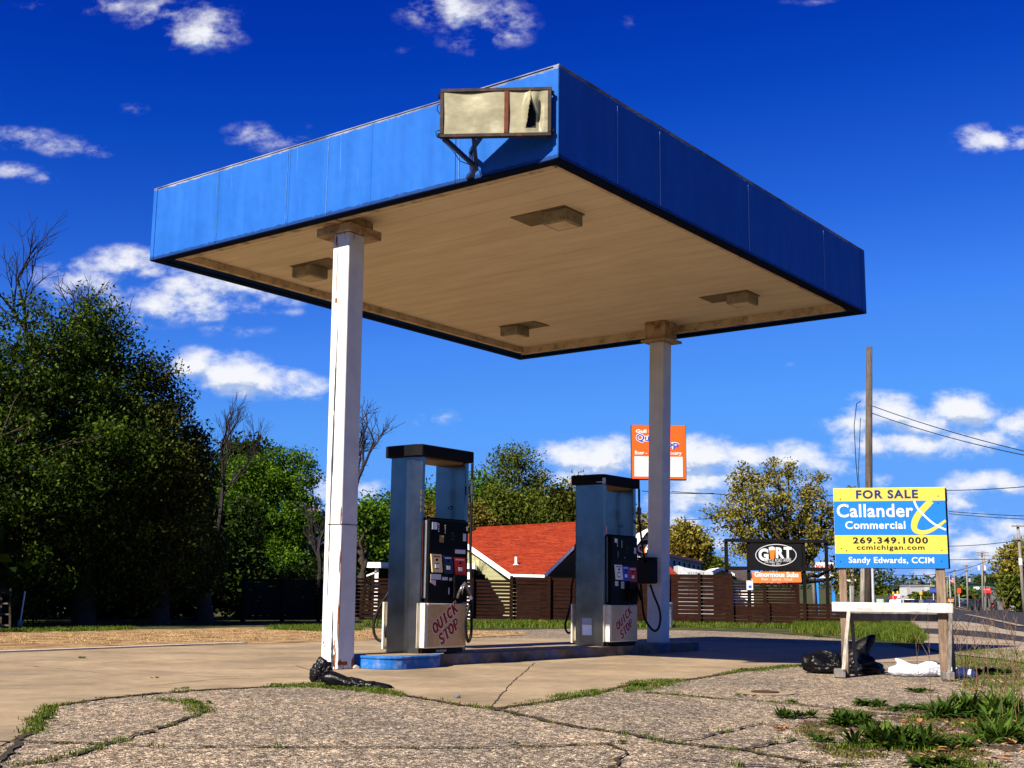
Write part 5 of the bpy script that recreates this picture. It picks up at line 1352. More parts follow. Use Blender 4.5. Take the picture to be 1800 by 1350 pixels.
# red house: roof plane falling towards the camera
rh = thing('red_roof_house', 'low house with bright red shingle roof, pale green siding and white rakes behind the fence', 'house')
e0 = at(898, 1008, 42.0); e1 = at(956, 1009.5, 42.0); r0 = at(838, 930.5, 46.8)
nrm = (e1 - e0).cross(r0 - e0).normalized()
rp_ = lambda x, y: on_plane(x, y, e0, nrm)
front = [rp_(898, 1008), rp_(956, 1009.5), rp_(1009, 958), rp_(1030, 930), rp_(1030, 919.8), rp_(838, 930.5), rp_(822, 940), rp_(790, 939), rp_(790, 938)]
front = [rp_(898, 1008), rp_(956, 1009.5), rp_(1009, 958), rp_(1040, 935), rp_(1040, 919.3), rp_(838, 930.5), rp_(812, 944), rp_(815, 950)]
roof = poly_obj('roof', front, .16, MAT['roof_red'], rh)
back_ = [front[5], front[4], front[4] + Vector((1.0, 5, -2.2)), front[5] + Vector((-.5, 5, -2.2))]
poly_obj('roof', back_, .1, MAT['roof_red'], rh)
def rake(a, b, w, nm='rake_board'):
    mb = MB(); A = Vector(a) + Vector((0, -.05, -.02)); B = Vector(b) + Vector((0, -.05, -.02))
    mb.hexa([A + Vector((0, 0, -w)), B + Vector((0, 0, -w)), B + Vector((0, .06, -w)), A + Vector((0, .06, -w)), A, B, B + Vector((0, .06, 0)), A + Vector((0, .06, 0))]); return mb.build(nm, MAT['white_paint'], rh)
rake(rp_(815, 950), rp_(898, 1008), .20); rake(rp_(956, 1009.5), rp_(1009, 958), .14); rake(rp_(897, 1008), rp_(957, 1009.5), .09, 'gutter')
w0 = rp_(812, 950); w1 = rp_(898, 1008)
def wall_poly(pts, nm, mat, th=.12): return poly_obj(nm, pts, th, mat, rh)
ga, gb_ = Vector((w0.x - .2, w0.y + .35, 0)), Vector((w1.x + .12, w1.y + .3, 0))
wall_poly([ga, gb_, gb_ + Vector((0, 0, w1.z - .22)), ga + Vector((0, 0, w0.z - .22))], 'wall', MAT['siding_green'])
x0 = rp_(956, 1009.5); x1_ = rp_(1040, 935)
gc, gd = Vector((x0.x - .12, x0.y + .3, 0)), Vector((x1_.x, x1_.y + .35, 0))
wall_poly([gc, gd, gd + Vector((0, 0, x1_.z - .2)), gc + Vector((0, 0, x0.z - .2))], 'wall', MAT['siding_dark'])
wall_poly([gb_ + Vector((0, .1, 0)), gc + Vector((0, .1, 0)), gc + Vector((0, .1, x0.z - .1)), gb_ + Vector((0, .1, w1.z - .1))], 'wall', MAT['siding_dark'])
mb = MB(); pv = rp_(907, 992); mb.cyl(pv.x, pv.y - .02, pv.z - .1, pv.z + .26, .045, 10); mb.build('vent_pipe', MAT['white_paint'], rh)
mb = MB(); mb.cyl(pv.x, pv.y - .05, pv.z - .03, pv.z + .02, .12, 12, .07); mb.build('vent_flashing', MAT['grey_paint'], rh)
mb = MB(); a = at(833, 1010, 43.9); b = at(853, 1030, 43.9); mb.box(a.x, b.x, 43.3, 43.8, b.z, a.z); mb.build('window', MAT['pump_black'], rh)
# porch roof with white fascia to the left
po2 = thing('porch', 'low flat porch with wide white fascia beside the red-roofed house', 'porch')
mb = MB(); a = at(643, 997.5, 41.5); b = at(835, 988.5, 41.5); mb.box(a.x, b.x, 41.5, 45, a.z, a.z + .18); mb.build('fascia', MAT['white_paint'], po2)
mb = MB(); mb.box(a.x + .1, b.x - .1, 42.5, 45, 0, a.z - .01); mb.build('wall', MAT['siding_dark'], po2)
for x_ in (b.x - .25, a.x + .3):
    mb = MB(); mb.box(x_, x_ + .12, 41.6, 41.72, 0, a.z - .002); mb.build('porch_post', MAT['white_paint'], po2)
mb = MB(); mb.bar(at(642, 1013, 41.3), at(666, 1004, 41.3), .09, .05); mb.build('porch_rail', MAT['white_paint'], po2)
# second building with gable and round sign
gh = thing('gable_house', 'white gabled entrance with round black tavern medallion and red roof behind the post', 'house')
GY = 44.0
mb = MB()
a, b, c = at(1112, 1000, GY), at(1136, 935, GY), at(1164, 1000, GY)
mb.prism([(at(1116, 968, GY).x, 0), (c.x, 0), (c.x, at(1164, 968, GY).z), (b.x, b.z - .12), (at(1116, 968, GY).x, at(1116, 968, GY).z)], GY, GY + 3, 'y'); mb.build('wall', MAT['siding_white'], gh)
for (p, q) in ((at(1113, 966, GY), b), (b, at(1166, 972, GY))):
    mb = MB(); mb.hexa([p + Vector((0, -.3, 0)), q + Vector((0, -.3, 0)), q + Vector((0, 3.2, 0)), p + Vector((0, 3.2, 0)), p + Vector((0, -.3, .1)), q + Vector((0, -.3, .1)), q + Vector((0, 3.2, .1)), p + Vector((0, 3.2, .1))]); mb.build('roof', MAT['white_paint'], gh)
mb = MB(); cc = at(1135.5, 966, GY); mb.tube([(cc.x, GY - .05, cc.z), (cc.x, GY - .001, cc.z)], at(1153, 966, GY).x - cc.x, 32); med = mb.build('medallion', flat('board_black', (0, 0, 0)), gh)
MB().ribbon([(cc.x + .36 * math.cos(k * .2), cc.z + .36 * math.sin(k * .2)) for k in range(33)], .03, GY - .06, .009).build('ring', sw, med)
for ch, xx in (('G', 1126), ('R', 1139), ('T', 1145)):
    p = at(xx, 970, GY); lettering(ch, p.x - .11, p.x + .11, p.z - .03, p.z + .26, sw, med, y=GY - .055, th=.01, bold=.04)
mb = MB(); p = at(1132.5, 960, GY); mb.box(p.x - .03, p.x + .03, GY - .065, GY - .051, p.z - .25, p.z + .05); mb.build('beer_glass', flat('beer', (.65, .16, .02)), med)
poly_obj('roof', [at(1095, 1000, 43), at(1196, 1014, 43), at(1178, 996, 44.4), at(1112, 962, 47), at(1100, 930, 49), at(1060, 924, 49), at(1060, 985, 44)], .1, MAT['roof_red'], gh)
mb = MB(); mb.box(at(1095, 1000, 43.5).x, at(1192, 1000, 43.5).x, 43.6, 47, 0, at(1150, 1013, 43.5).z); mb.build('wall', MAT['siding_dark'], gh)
# white building with pink roof
wb = thing('white_building', 'pale blue-white building with thin pink roof edge right of the post', 'building')
WY = 60
def wbp(x, y, Y=WY): return at(x, y, Y)
p0, p1 = wbp(1172, 977), wbp(1232, 991, 66)
mb = MB(); mb.hexa([Vector((p0.x, p0.y, 0)), Vector((p1.x, p1.y, 0)), Vector((p1.x, p1.y + 6, 0)), Vector((p0.x, p0.y + 6, 0)), p0, p1, p1 + Vector((0, 6, 0)), p0 + Vector((0, 6, 0))]); mb.build('wall', pm('bluewhite', (.16, .22, .30), .6), wb)
mb = MB(); q0, q1 = p0 + Vector((-.1, -.4, .0)), p1 + Vector((.1, -.4, 0)); mb.hexa([q0, q1, q1 + Vector((0, 7, 0)), q0 + Vector((0, 7, 0)), q0 + Vector((0, 0, .13)), q1 + Vector((0, 0, .13)), q1 + Vector((0, 7, .13)), q0 + Vector((0, 7, .13))]); mb.build('roof', flat('pink_roof', (.55, .12, .10)), wb)
for i in range(7):
    t = i / 7 + .05; p = p0.lerp(p1, t); mb = MB(); mb.box(p.x, p.x + .06, p.y - .05 + (p1.y - p0.y) * 0, p.y - .0, p.z - 1.0, p.z - .15); mb.build('mullion', sk, wb)
mb = MB(); a = wbp(1192, 1012, 57); b = wbp(1242, 996, 57); mb.prism([(a.x, 0), (b.x + .3, 0), (b.x + .3, at(1240, 1006, 57).z), (at(1205, 998, 57).x, at(1205, 998, 57).z), (a.x, at(1192, 994, 57).z)], 57, 58.5, 'y'); mb.build('awning', pm('awning_white', (.40, .42, .44), .6), wb)
for i in range(10):
    xx = at(1208 + i * 3, 1000, 57).x; mb = MB(); mb.box(xx, xx + .03, 56.96, 56.999, .9, at(1220, 1004, 57).z); mb.build('rail_bar', MAT['grey_paint'], wb)
# tan gable house with brown roof
th_ = thing('tan_house', 'small tan gabled house with brown shingle roof behind the fence end', 'house')
HY = 70
a0, a1, a2 = at(1246, 1012, HY), at(1267.5, 1000.5, HY), at(1289, 1012, HY)
mb = MB(); mb.prism([(a0.x + .15, 0), (a2.x - .1, 0), (a2.x - .1, a2.z), (a1.x, a1.z - .1), (a0.x + .15, a0.z)], HY, HY + 6, 'y'); mb.build('wall', MAT['siding_tan'], th_)
for p, q in ((a0, a1), (a1, a2)):
    mb = MB(); mb.hexa([p + Vector((0, -.4, -.05)), q + Vector((0, -.4, -.05)), q + Vector((0, 6, -.05)), p + Vector((0, 6, -.05)), p + Vector((0, -.4, .1)), q + Vector((0, -.4, .1)), q + Vector((0, 6, .1)), p + Vector((0, 6, .1))]); mb.build('roof_edge', MAT['white_paint'], th_)
poly_obj('roof', [at(1274, 1012, HY - .2), at(1330, 1022, HY - .2), at(1318, 1003.5, HY + 4), at(1270, 1000.3, HY + 4)], .1, MAT['roof_brown'], th_)
mb = MB(); mb.box(at(1284, 1020, HY).x, at(1326, 1020, HY).x, HY + .3, HY + 5, 0, at(1284, 1017, HY).z); mb.build('wall', MAT['white_paint'], th_)

# ================================================================== UTILITY POLES AND WIRES
def pole(px, ytop, Y, lean_px, label, arms=(), r=.14, base_px=None, name='utility_pole', mat='pole_pale', trans=()):
    p0 = at(base_px or px, 1060, Y); zb = gz(p0.x, Y); top = at(px, ytop, Y)
    t = thing(name, label, 'utility pole', (p0.x, Y, zb), 0, 'utility poles along the road')
    T = Vector((top.x - p0.x, 0, top.z - zb))
    MB().tube([(0, 0, -.1), T * .5, T], [r, r * .88, r * .75], 12).build('pole', MAT[mat], t, smooth=True)
    for (dz, half) in arms:
        mb = MB(); c = T * ((T.z - dz) / T.z); mb.box(c.x - half, c.x + half, -.08 - r, -r, c.z - .05, c.z + .06); a_ = mb.build('crossarm', MAT[mat], t)
        for k in (-.92, -.45, .45, .92):
            MB().cyl(c.x + half * k, -.04 - r, c.z + .061, c.z + .2, .04, 6).build('insulator', MAT['grey_paint'], a_)
    for (dz, sx) in trans:
        c = T * ((T.z - dz) / T.z); MB().cyl(c.x + sx * (r + .25), 0, c.z - .3, c.z + .25, .15, 12).build('transformer', pm('trans_grey', (.45, .47, .48), .5), t)
    return Vector((p0.x, Y, zb)), T
pA, TA = pole(1528, 610, 42.5, 0, 'tall bare weathered pole rising behind the FOR SALE board', r=.145, base_px=1525, mat='pole_wood')
for pts in ([(-.1, -.1, .25), (-.3, 0, .9), (-.33, 0, 2.5), (-.22, 0, 4.6)], [(-.12, -.12, .5), (-.18, 0, 2.0), (-.2, 0, 4.0), (-.16, 0, 5.0)]): pass
dw = bpy.data.objects['utility_pole']
topx = TA.x; zz = at(1520, 706, 42.5).z; z2 = at(1512, 860, 42.5).z
MB().tube([(.0, -.15, zz), (-.16, -.15, zz - .1), (-.28, -.15, zz - .9), (-.26, -.15, zz - 2.2), (-.20, -.15, zz - 3.4), (-.12, -.15, zz - 5)], .014, 5).build('drop_cable', MAT['rubber'], dw)
MB().tube([(-.05, -.16, zz - .6), (-.12, -.16, zz - 1.6), (-.20, -.16, zz - 2.6), (-.15, -.16, zz - 3.6)], .012, 5).build('drop_cable', MAT['rubber'], dw)
MB().tube([(.16, -.12, .1), (.18, -.12, 2.6)], .045, 8).build('conduit', MAT['grey_paint'], dw)
pole(1421, 888, 62, 0, 'slender grey pole with one crossarm leaning before the golden tree', arms=[(.15, .5)], r=.11, base_px=1433)
pole(1496, 960, 58, 0, 'leaning pale pole between sign legs under the sale board', r=.10, base_px=1500)
pole(1518, 985, 46, 0, 'short grey stub pole beside the tall weathered pole', r=.13, base_px=1515)
pole(1789, 923, 95, 0, 'tall leaning pole with two crossarms at the right edge', arms=[(.1, .55), (1.1, .6)], r=.14, base_px=1800, trans=((2.8, 0),))
pole(1726, 969, 150, 0, 'twin-armed pole carrying transformers right of the sale board', arms=[(.2, .8), (.5, .75)], r=.13, base_px=1727, trans=((2.0, -1), (2.0, 1)))
pole(1730, 972, 152, 0, 'second slender pole standing tight beside the transformer pole', r=.11, base_px=1733)
pole(1699, 992, 190, 0, 'pole with two short crossarms between flag and red sign', arms=[(.2, .85), (.9, .75)], r=.15, base_px=1701, trans=((2.4, 1),))
pole(1677, 1001, 220, 0, 'pole with single crossarm next to the flag', arms=[(.1, .7)], r=.15, base_px=1680)
pole(1003, 843, 58, 0, 'grey pole standing behind the farther pump left edge', r=.16, base_px=1005)
pole(541, 888, 46, 0, 'thin pole with small crossarm behind the left trees', arms=[(.2, .5)], r=.06, base_px=541)
for i, (px, yt, Y) in enumerate([(1665, 1012, 260), (1650, 1015, 300), (1636, 1018, 330), (1612, 1020, 380), (1599, 1022, 420)]):
    pole(px, yt, Y, 0, ['distant pole left of the flag', 'distant pole above the white storefronts', 'distant pole left of the right sale board post', 'far pole by the highway sign', 'farthest pole above the traffic'][i], arms=[(.3, .9)], r=.16)
def wire(a, b, sag, r=.012, label='', grp='overhead wires'):
    a, b = Vector(a), Vector(b); pts = []
    for i in range(17):
        t = i / 16; p = a.lerp(b, t); p.z -= sag * 4 * t * (1 - t); pts.append(p)
    o = MB().tube(pts, r, 4).build('overhead_wire', MAT['rubber']); tag(o, label, 'wire', grp)
wire(at(1529, 712, 42.5), at(1830, 800, 36), .10, .014, 'upper wire falling from the tall weathered pole to the right edge')
wire(at(1529, 725, 42.5), at(1830, 806, 36), .12, .014, 'lower wire falling from the tall weathered pole to the right edge')
wire(at(1668, 862, 60), at(1840, 852, 50), .05, .018, 'thick wire leaving the top right of the sale board')
wire(at(1668, 862, 60), at(1180, 864, 62), .25, .018, 'thick wire crossing behind the golden tree')
wire(at(1668, 899, 80), at(1840, 908, 70), .05, .02, 'upper wire of the pair right of the sale board')
wire(at(1668, 903, 80), at(1840, 914, 70), .05, .02, 'lower wire of the pair right of the sale board')
wire(at(1668, 960, 100), at(1789, 950, 95), .1, .025, 'wire reaching the lower crossarm of the right-edge pole')
wire(at(1600, 983, 140), at(1789, 981, 95), .1, .03, 'dark taut wire low over the distant road')
wire(at(1505, 1000, 120), at(1740, 984, 150), 1.2, .03, 'sagging wire from the board to the transformer pole')
wire(at(1505, 1010, 120), at(1700, 1003, 190), 1.5, .035, 'lowest sagging wire over the traffic')
wire(at(1505, 1003, 120), at(1679, 1003, 220), 1.2, .035, 'sagging wire to the single-crossarm pole')
wire(at(1180, 914, 80), at(1290, 905, 78), .1, .02, 'thin wire above the brown tree right of the post')
wire(at(1180, 940, 80), at(1290, 920, 78), .1, .02, 'second thin wire above the brown tree')
wire(at(1128, 863, 60), at(1255, 867, 60), .06, .018, 'wire passing behind the right canopy post')

# ================================================================== TREES
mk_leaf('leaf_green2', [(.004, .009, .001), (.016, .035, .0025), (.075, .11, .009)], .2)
mk_leaf('leaf_brown', [(.03, .024, .004), (.075, .06, .010), (.14, .12, .02)], .15)
def leaf_cloud(cent, sig, n, size, seed, flat_=.0):
    r = np.random.default_rng(seed); C = np.repeat(np.asarray(cent, float), n, 0); S = np.repeat(np.asarray(sig, float), n)[:, None]
    d = r.normal(0, 1, (len(C), 3)); d /= np.linalg.norm(d, axis=1)[:, None]; rad = r.random(len(C))[:, None] ** .45
    P = C + d * rad * S * np.array([1, 1, .75])
    nrm = r.normal(0, 1, (len(P), 3)) + np.array([0, 0, .5]); nrm /= np.linalg.norm(nrm, axis=1)[:, None]
    a = np.cross(nrm, r.normal(0, 1, (len(P), 3))); a /= np.linalg.norm(a, axis=1)[:, None]; b = np.cross(nrm, a)
    s = size * r.uniform(.55, 1.35, (len(P), 1))
    V = np.stack([P - a * s * .6, P + b * s * .32, P + a * s * .6, P - b * s * .32], 1).reshape(-1, 3)
    F = np.arange(len(P) * 4).reshape(-1, 4)
    return V, F
def limb(mb, a, b, r0, r1, rnd, wig=.08, seg=5, n=6):
    a, b = Vector(a), Vector(b); L_ = (b - a).length; pts = []
    for i in range(seg + 1):
        t = i / seg; p = a.lerp(b, t); k = math.sin(t * PI) * wig * L_
        p += Vector((rnd.gauss(0, k * .5), rnd.gauss(0, k * .5), -k * .5 + k * rnd.random())); pts.append(p)
    pts[0] = a; pts[-1] = b
    mb.tube(pts, [r0 + (r1 - r0) * i / seg for i in range(seg + 1)], n, cap=False); return pts
def tree(label, px, Y, blobs, n_cl, n_leaf, size, leafm, seed, name='broadleaf_tree', cat='tree', group=None, base_px=None, trunk_r=.22, csig=(.5, .9), shell=.55, bark='bark', zbase=0.0, trunk_split=.3, twigs=True):
    """blobs: (px, py, half width px, half height px, depth offset) at depth Y — crown volume in the round"""
    rnd = random.Random(seed); bx = at(base_px or px, 1060, Y).x
    t = thing(name, label, cat, (bx, Y, zbase), 0, group)
    E = []
    for (x, y, hw, hh, dy) in blobs:
        c = at(x, y, Y + dy); k = (Y + dy) / F_PX * 1.02; E.append((Vector((c.x - bx, dy, c.z - zbase)), hw * k, hw * k * .85 + .2, hh * k))
    vol = [e[1] * e[2] * e[3] for e in E]; cen = []; sig = []
    while len(cen) < n_cl:
        e = rnd.choices(E, vol)[0]; d = Vector((rnd.gauss(0, 1), rnd.gauss(0, 1), rnd.gauss(0, 1))).normalized(); q = shell + (1 - shell) * rnd.random() ** .6
        if rnd.random() < .22: q *= rnd.uniform(.3, 1)
        q *= rnd.uniform(.82, 1.10)
        p = e[0] + Vector((d.x * e[1], d.y * e[2], d.z * e[3])) * q
        if p.z < .1: p.z = rnd.uniform(.1, .8)
        cen.append(tuple(p)); sig.append(rnd.uniform(*csig))
    V, F = leaf_cloud(cen, sig, n_leaf, size, seed)
    V[:, 2] = np.maximum(V[:, 2], .02)
    npmesh('crown', V, F, MAT[leafm], t)
    tops = [e[0] for e in E]; tc_ = sum((p for p in tops), Vector()) / len(tops)
    mb = MB(); split = Vector((tc_.x * .35, tc_.y * .3, max(.5, tc_.z * trunk_split * 1.6)))
    tp_ = limb(mb, (0, 0, -.1), split, trunk_r, trunk_r * .75, rnd, .03, 5, 10)
    nodes = []
    for e in E:
        for k in range(2):
            q = e[0] + Vector((rnd.uniform(-.4, .4) * e[1], rnd.uniform(-.4, .4) * e[2], rnd.uniform(-.3, .4) * e[3]))
            nodes += limb(mb, split, q, trunk_r * .5, trunk_r * .12, rnd, .12, 6, 7)[2:]
    if twigs:
        idx = list(range(len(cen))); rnd.shuffle(idx)
        for i in idx[:min(160, len(cen))]:
            c = Vector(cen[i]); nd = min(nodes, key=lambda p: (p - c).length_squared)
            if (nd - c).length > .3: limb(mb, nd, c, trunk_r * .10, .008, rnd, .12, 3, 4)
    mb.build('trunk', MAT[bark], t, smooth=True)
    return t
def bare_tree(label, px, Y, height, spread, seed, lean=(0, 0), r0=.16, depth=6, bark='twig_dark', first=.25, name='bare_tree', up=.55):
    rnd = random.Random(seed); bx = at(px, 1060, Y).x; t = thing(name, label, 'tree', (bx, Y, 0), 0); mb = MB()
    limbs_ = []
    def grow(p, d, L_, r, k):
        if k == 0 or r < .002: return
        seg = 3; pts = [p]; q = p.copy(); dd = d.copy()
        for i in range(seg):
            dd = (dd + Vector((rnd.gauss(0, .13), rnd.gauss(0, .13), rnd.gauss(0, .08) + .03))).normalized(); q = q + dd * L_ / seg; pts.append(q.copy())
        mb.tube(pts, [r * (1 - .3 * i / seg) for i in range(seg + 1)], 6 if k > 3 else 4, cap=False)
        n = 3 if k > 3 else 4
        for j in range(n):
            a = rnd.uniform(0, 2 * PI); sp = spread * rnd.uniform(.6, 1.4)
            s_ = dd.cross(Vector((math.cos(a), math.sin(a), .3))).normalized()
            nd = (dd + s_ * sp + Vector((0, 0, up * .2))).normalized()
            st = pts[rnd.choice((1, 2, 3))] if j else pts[-1]
            grow(st, nd, L_ * rnd.uniform(.58, .84), r * rnd.uniform(.45, .62), k - 1)
    d0 = Vector((lean[0], lean[1], 1)).normalized()
    limb(mb, (0, 0, -.1), d0 * height * first, r0 * 1.2, r0, rnd, .02, 4, 8)
    grow(d0 * height * first, d0, height * .24, r0, depth)
    mb.build('branches', MAT[bark], t)
    return t
# -- left wood, front rank (dense, dark)
FG = 'trees of the dark wood on the left'
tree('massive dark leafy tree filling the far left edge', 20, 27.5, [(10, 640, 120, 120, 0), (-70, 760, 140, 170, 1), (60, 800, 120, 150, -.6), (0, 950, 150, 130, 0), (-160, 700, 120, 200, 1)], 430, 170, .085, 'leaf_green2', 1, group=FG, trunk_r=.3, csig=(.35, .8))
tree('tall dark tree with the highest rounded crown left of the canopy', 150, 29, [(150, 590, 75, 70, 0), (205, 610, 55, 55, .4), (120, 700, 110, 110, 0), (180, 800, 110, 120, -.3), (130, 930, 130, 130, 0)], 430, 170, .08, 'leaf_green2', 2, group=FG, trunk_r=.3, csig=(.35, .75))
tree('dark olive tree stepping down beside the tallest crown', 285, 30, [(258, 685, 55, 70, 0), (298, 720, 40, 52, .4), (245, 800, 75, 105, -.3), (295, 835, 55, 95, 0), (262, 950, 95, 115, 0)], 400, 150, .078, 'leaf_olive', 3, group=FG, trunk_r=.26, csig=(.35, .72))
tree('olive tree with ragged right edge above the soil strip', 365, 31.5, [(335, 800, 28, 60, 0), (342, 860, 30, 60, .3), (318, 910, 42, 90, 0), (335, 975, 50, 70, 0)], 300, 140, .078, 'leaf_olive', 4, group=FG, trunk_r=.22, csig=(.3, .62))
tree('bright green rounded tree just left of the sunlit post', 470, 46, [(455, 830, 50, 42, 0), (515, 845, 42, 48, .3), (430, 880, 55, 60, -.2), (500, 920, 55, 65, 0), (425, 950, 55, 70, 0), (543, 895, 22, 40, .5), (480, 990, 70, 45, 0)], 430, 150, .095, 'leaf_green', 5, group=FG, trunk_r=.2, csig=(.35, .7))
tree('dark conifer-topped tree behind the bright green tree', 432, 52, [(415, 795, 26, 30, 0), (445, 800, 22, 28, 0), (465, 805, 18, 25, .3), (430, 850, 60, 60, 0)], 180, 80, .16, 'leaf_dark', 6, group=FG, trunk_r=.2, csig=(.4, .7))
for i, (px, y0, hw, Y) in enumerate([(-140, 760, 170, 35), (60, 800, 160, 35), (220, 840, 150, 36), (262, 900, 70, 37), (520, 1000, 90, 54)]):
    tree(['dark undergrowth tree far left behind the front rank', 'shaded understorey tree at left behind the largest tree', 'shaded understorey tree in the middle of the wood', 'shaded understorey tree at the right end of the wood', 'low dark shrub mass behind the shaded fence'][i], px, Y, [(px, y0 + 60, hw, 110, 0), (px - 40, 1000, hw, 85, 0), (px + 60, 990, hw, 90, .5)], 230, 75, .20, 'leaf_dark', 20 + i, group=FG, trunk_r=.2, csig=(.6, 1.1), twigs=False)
tree('dark thicket added to fill the shade between the wood and the left fence', 420, 36.5, [(425, 930, 28, 70, 0), (410, 1010, 45, 70, 0), (450, 1040, 40, 45, .3)], 120, 90, .11, 'leaf_dark', 33, group=FG, csig=(.35, .7), trunk_r=.1)  # dark leaves placed here to fill the black shade low in the wood
tree('low dark hedge added for shade directly behind the left fence', 520, 39.5, [(470, 1045, 50, 45, 0), (540, 1040, 55, 48, .3), (590, 1050, 40, 40, .3)], 150, 80, .12, 'leaf_dark', 34, 'bush', 'bush', csig=(.35, .7), trunk_r=.06)  # dark foliage added low to stand for shade under the green tree
SH = 'trees outside the left edge shading the wood'
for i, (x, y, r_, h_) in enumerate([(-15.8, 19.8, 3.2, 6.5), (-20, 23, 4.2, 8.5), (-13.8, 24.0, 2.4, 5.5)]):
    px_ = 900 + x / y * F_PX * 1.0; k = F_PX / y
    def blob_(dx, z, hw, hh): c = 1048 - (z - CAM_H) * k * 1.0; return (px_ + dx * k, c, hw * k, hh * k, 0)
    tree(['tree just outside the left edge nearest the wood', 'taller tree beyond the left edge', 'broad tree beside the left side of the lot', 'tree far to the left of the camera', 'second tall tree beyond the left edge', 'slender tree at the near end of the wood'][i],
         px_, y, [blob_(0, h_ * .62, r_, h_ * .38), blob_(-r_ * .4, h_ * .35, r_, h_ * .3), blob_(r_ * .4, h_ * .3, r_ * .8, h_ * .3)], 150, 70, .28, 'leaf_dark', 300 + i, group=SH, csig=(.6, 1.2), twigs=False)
bare_tree('bare winter tree rising above the wood at the top left corner', 20, 33, 9.4, .62, 41, (-.02, 0), .17, 6, first=.45)
bare_tree('leafless shrub fanning out above the right edge of the wood', 345, 34, 6.4, .42, 42, (.20, 0), .07, 6, first=.38)
bare_tree('bare tree straddling the sunlit post, left of the pumps', 605, 40, 7.6, .7, 43, (.0, 0), .16, 6, first=.35)
bare_tree('thin bare sapling left of the post', 562, 38, 4.6, .5, 44, (-.02, 0), .07, 5, first=.3)
tree('tall dark trunk directly behind the sunlit post', 632, 39, [(640, 905, 22, 25, 0), (655, 935, 30, 30, .5)], 40, 50, .13, 'leaf_green', 45, trunk_r=.17, csig=(.3, .5))
# -- trees between the posts
BG = 'trees behind the red-roofed house'
tree('green tree visible left of the nearer pump', 655, 56, [(650, 915, 40, 40, 0), (690, 930, 35, 35, 0), (640, 970, 50, 40, 0)], 170, 110, .14, 'leaf_green', 51, group=BG, csig=(.5, .9))
tree('bright green tree seen through the nearer pump opening', 745, 55, [(720, 905, 40, 40, 0), (775, 900, 45, 55, 0), (840, 880, 35, 45, .5), (740, 960, 60, 50, 0)], 260, 110, .14, 'leaf_green', 52, group=BG, csig=(.5, .95))
tree('brownish budding tree right of the nearer pump', 790, 52, [(770, 930, 45, 45, 0), (835, 930, 35, 45, 0), (800, 975, 70, 45, 0)], 200, 110, .12, 'leaf_brown', 53, group=BG, csig=(.5, .9))
bt = tree('tallest open-crowned tree above the red roof', 905, 58, [(905, 815, 38, 34, 0), (880, 845, 30, 32, 0), (945, 850, 24, 26, .3), (925, 880, 40, 35, 0)], 130, 70, .11, 'leaf_mid', 54, group=BG, csig=(.4, .9), trunk_r=.2, shell=.3)
tree('mid green bushy tree above the red roof', 890, 54, [(870, 900, 42, 40, 0), (920, 910, 45, 38, 0), (860, 950, 50, 40, 0), (940, 950, 45, 38, 0)], 280, 110, .13, 'leaf_mid', 55, group=BG, csig=(.5, .9))
tree('dark green tree between the red roof ridge and farther pump', 985, 56, [(975, 895, 38, 45, 0), (1015, 900, 30, 50, 0), (985, 945, 50, 40, 0), (1050, 905, 28, 60, .4)], 240, 110, .13, 'leaf_olive', 56, group=BG, csig=(.5, .9))
tree('sparse grey-green tree seen through the farther pump', 1070, 62, [(1072, 900, 26, 50, 0), (1100, 930, 25, 40, 0)], 90, 55, .18, 'leaf_tan', 57, group=BG, csig=(.5, .9))
tree('small yellow-green tree right of the farther pump', 1128, 64, [(1130, 945, 28, 28, 0), (1150, 960, 25, 25, 0)], 70, 70, .18, 'leaf_gold', 58, group=BG, csig=(.5, .8))
tree('brown budding tree right of the canopy post', 1205, 68, [(1202, 950, 32, 28, 0), (1222, 970, 24, 28, 0), (1190, 985, 35, 25, 0)], 150, 75, .19, 'leaf_gold', 59, group='golden budding trees on the right', csig=(.5, .9))
tree('dark small tree between brown tree and golden tree', 1245, 75, [(1246, 995, 20, 16, 0), (1262, 1000, 18, 14, 0)], 60, 60, .2, 'leaf_mid', 60, csig=(.5, .8))
# -- big golden tree
tree('large golden-brown tree with open crown above the tavern sign', 1385, 50, [(1370, 835, 38, 38, 0), (1310, 850, 45, 32, 0), (1285, 900, 40, 40, 0), (1350, 890, 55, 45, -.5), (1430, 870, 48, 45, 0), (1475, 880, 32, 36, .3), (1400, 930, 60, 50, 0), (1310, 955, 55, 35, 0), (1470, 940, 45, 50, 0), (1385, 985, 60, 35, 0), (1480, 1010, 35, 40, .5)], 290, 80, .105, 'leaf_gold', 61, group='golden budding trees on the right', trunk_r=.27, csig=(.25, .6), shell=.3, base_px=1395, trunk_split=.24)
tree('dark twiggy tree right of the blue sign leg', 1530, 64, [(1530, 1000, 26, 50, 0), (1500, 1020, 30, 40, 0)], 60, 40, .16, 'leaf_mid', 62, csig=(.4, .8), trunk_r=.18)
tree('golden and green tree at the right edge', 1790, 105, [(1800, 985, 38, 32, 0), (1780, 1005, 26, 26, 0), (1815, 1030, 40, 35, 0)], 160, 70, .30, 'leaf_gold', 63, group='golden budding trees on the right', csig=(.8, 1.5), trunk_r=.3)
tree('dark green tree below the golden tree at the right edge', 1785, 100, [(1785, 1040, 24, 24, 0), (1805, 1045, 22, 22, 0)], 100, 70, .25, 'leaf_mid', 64, csig=(.7, 1.2), trunk_r=.25)
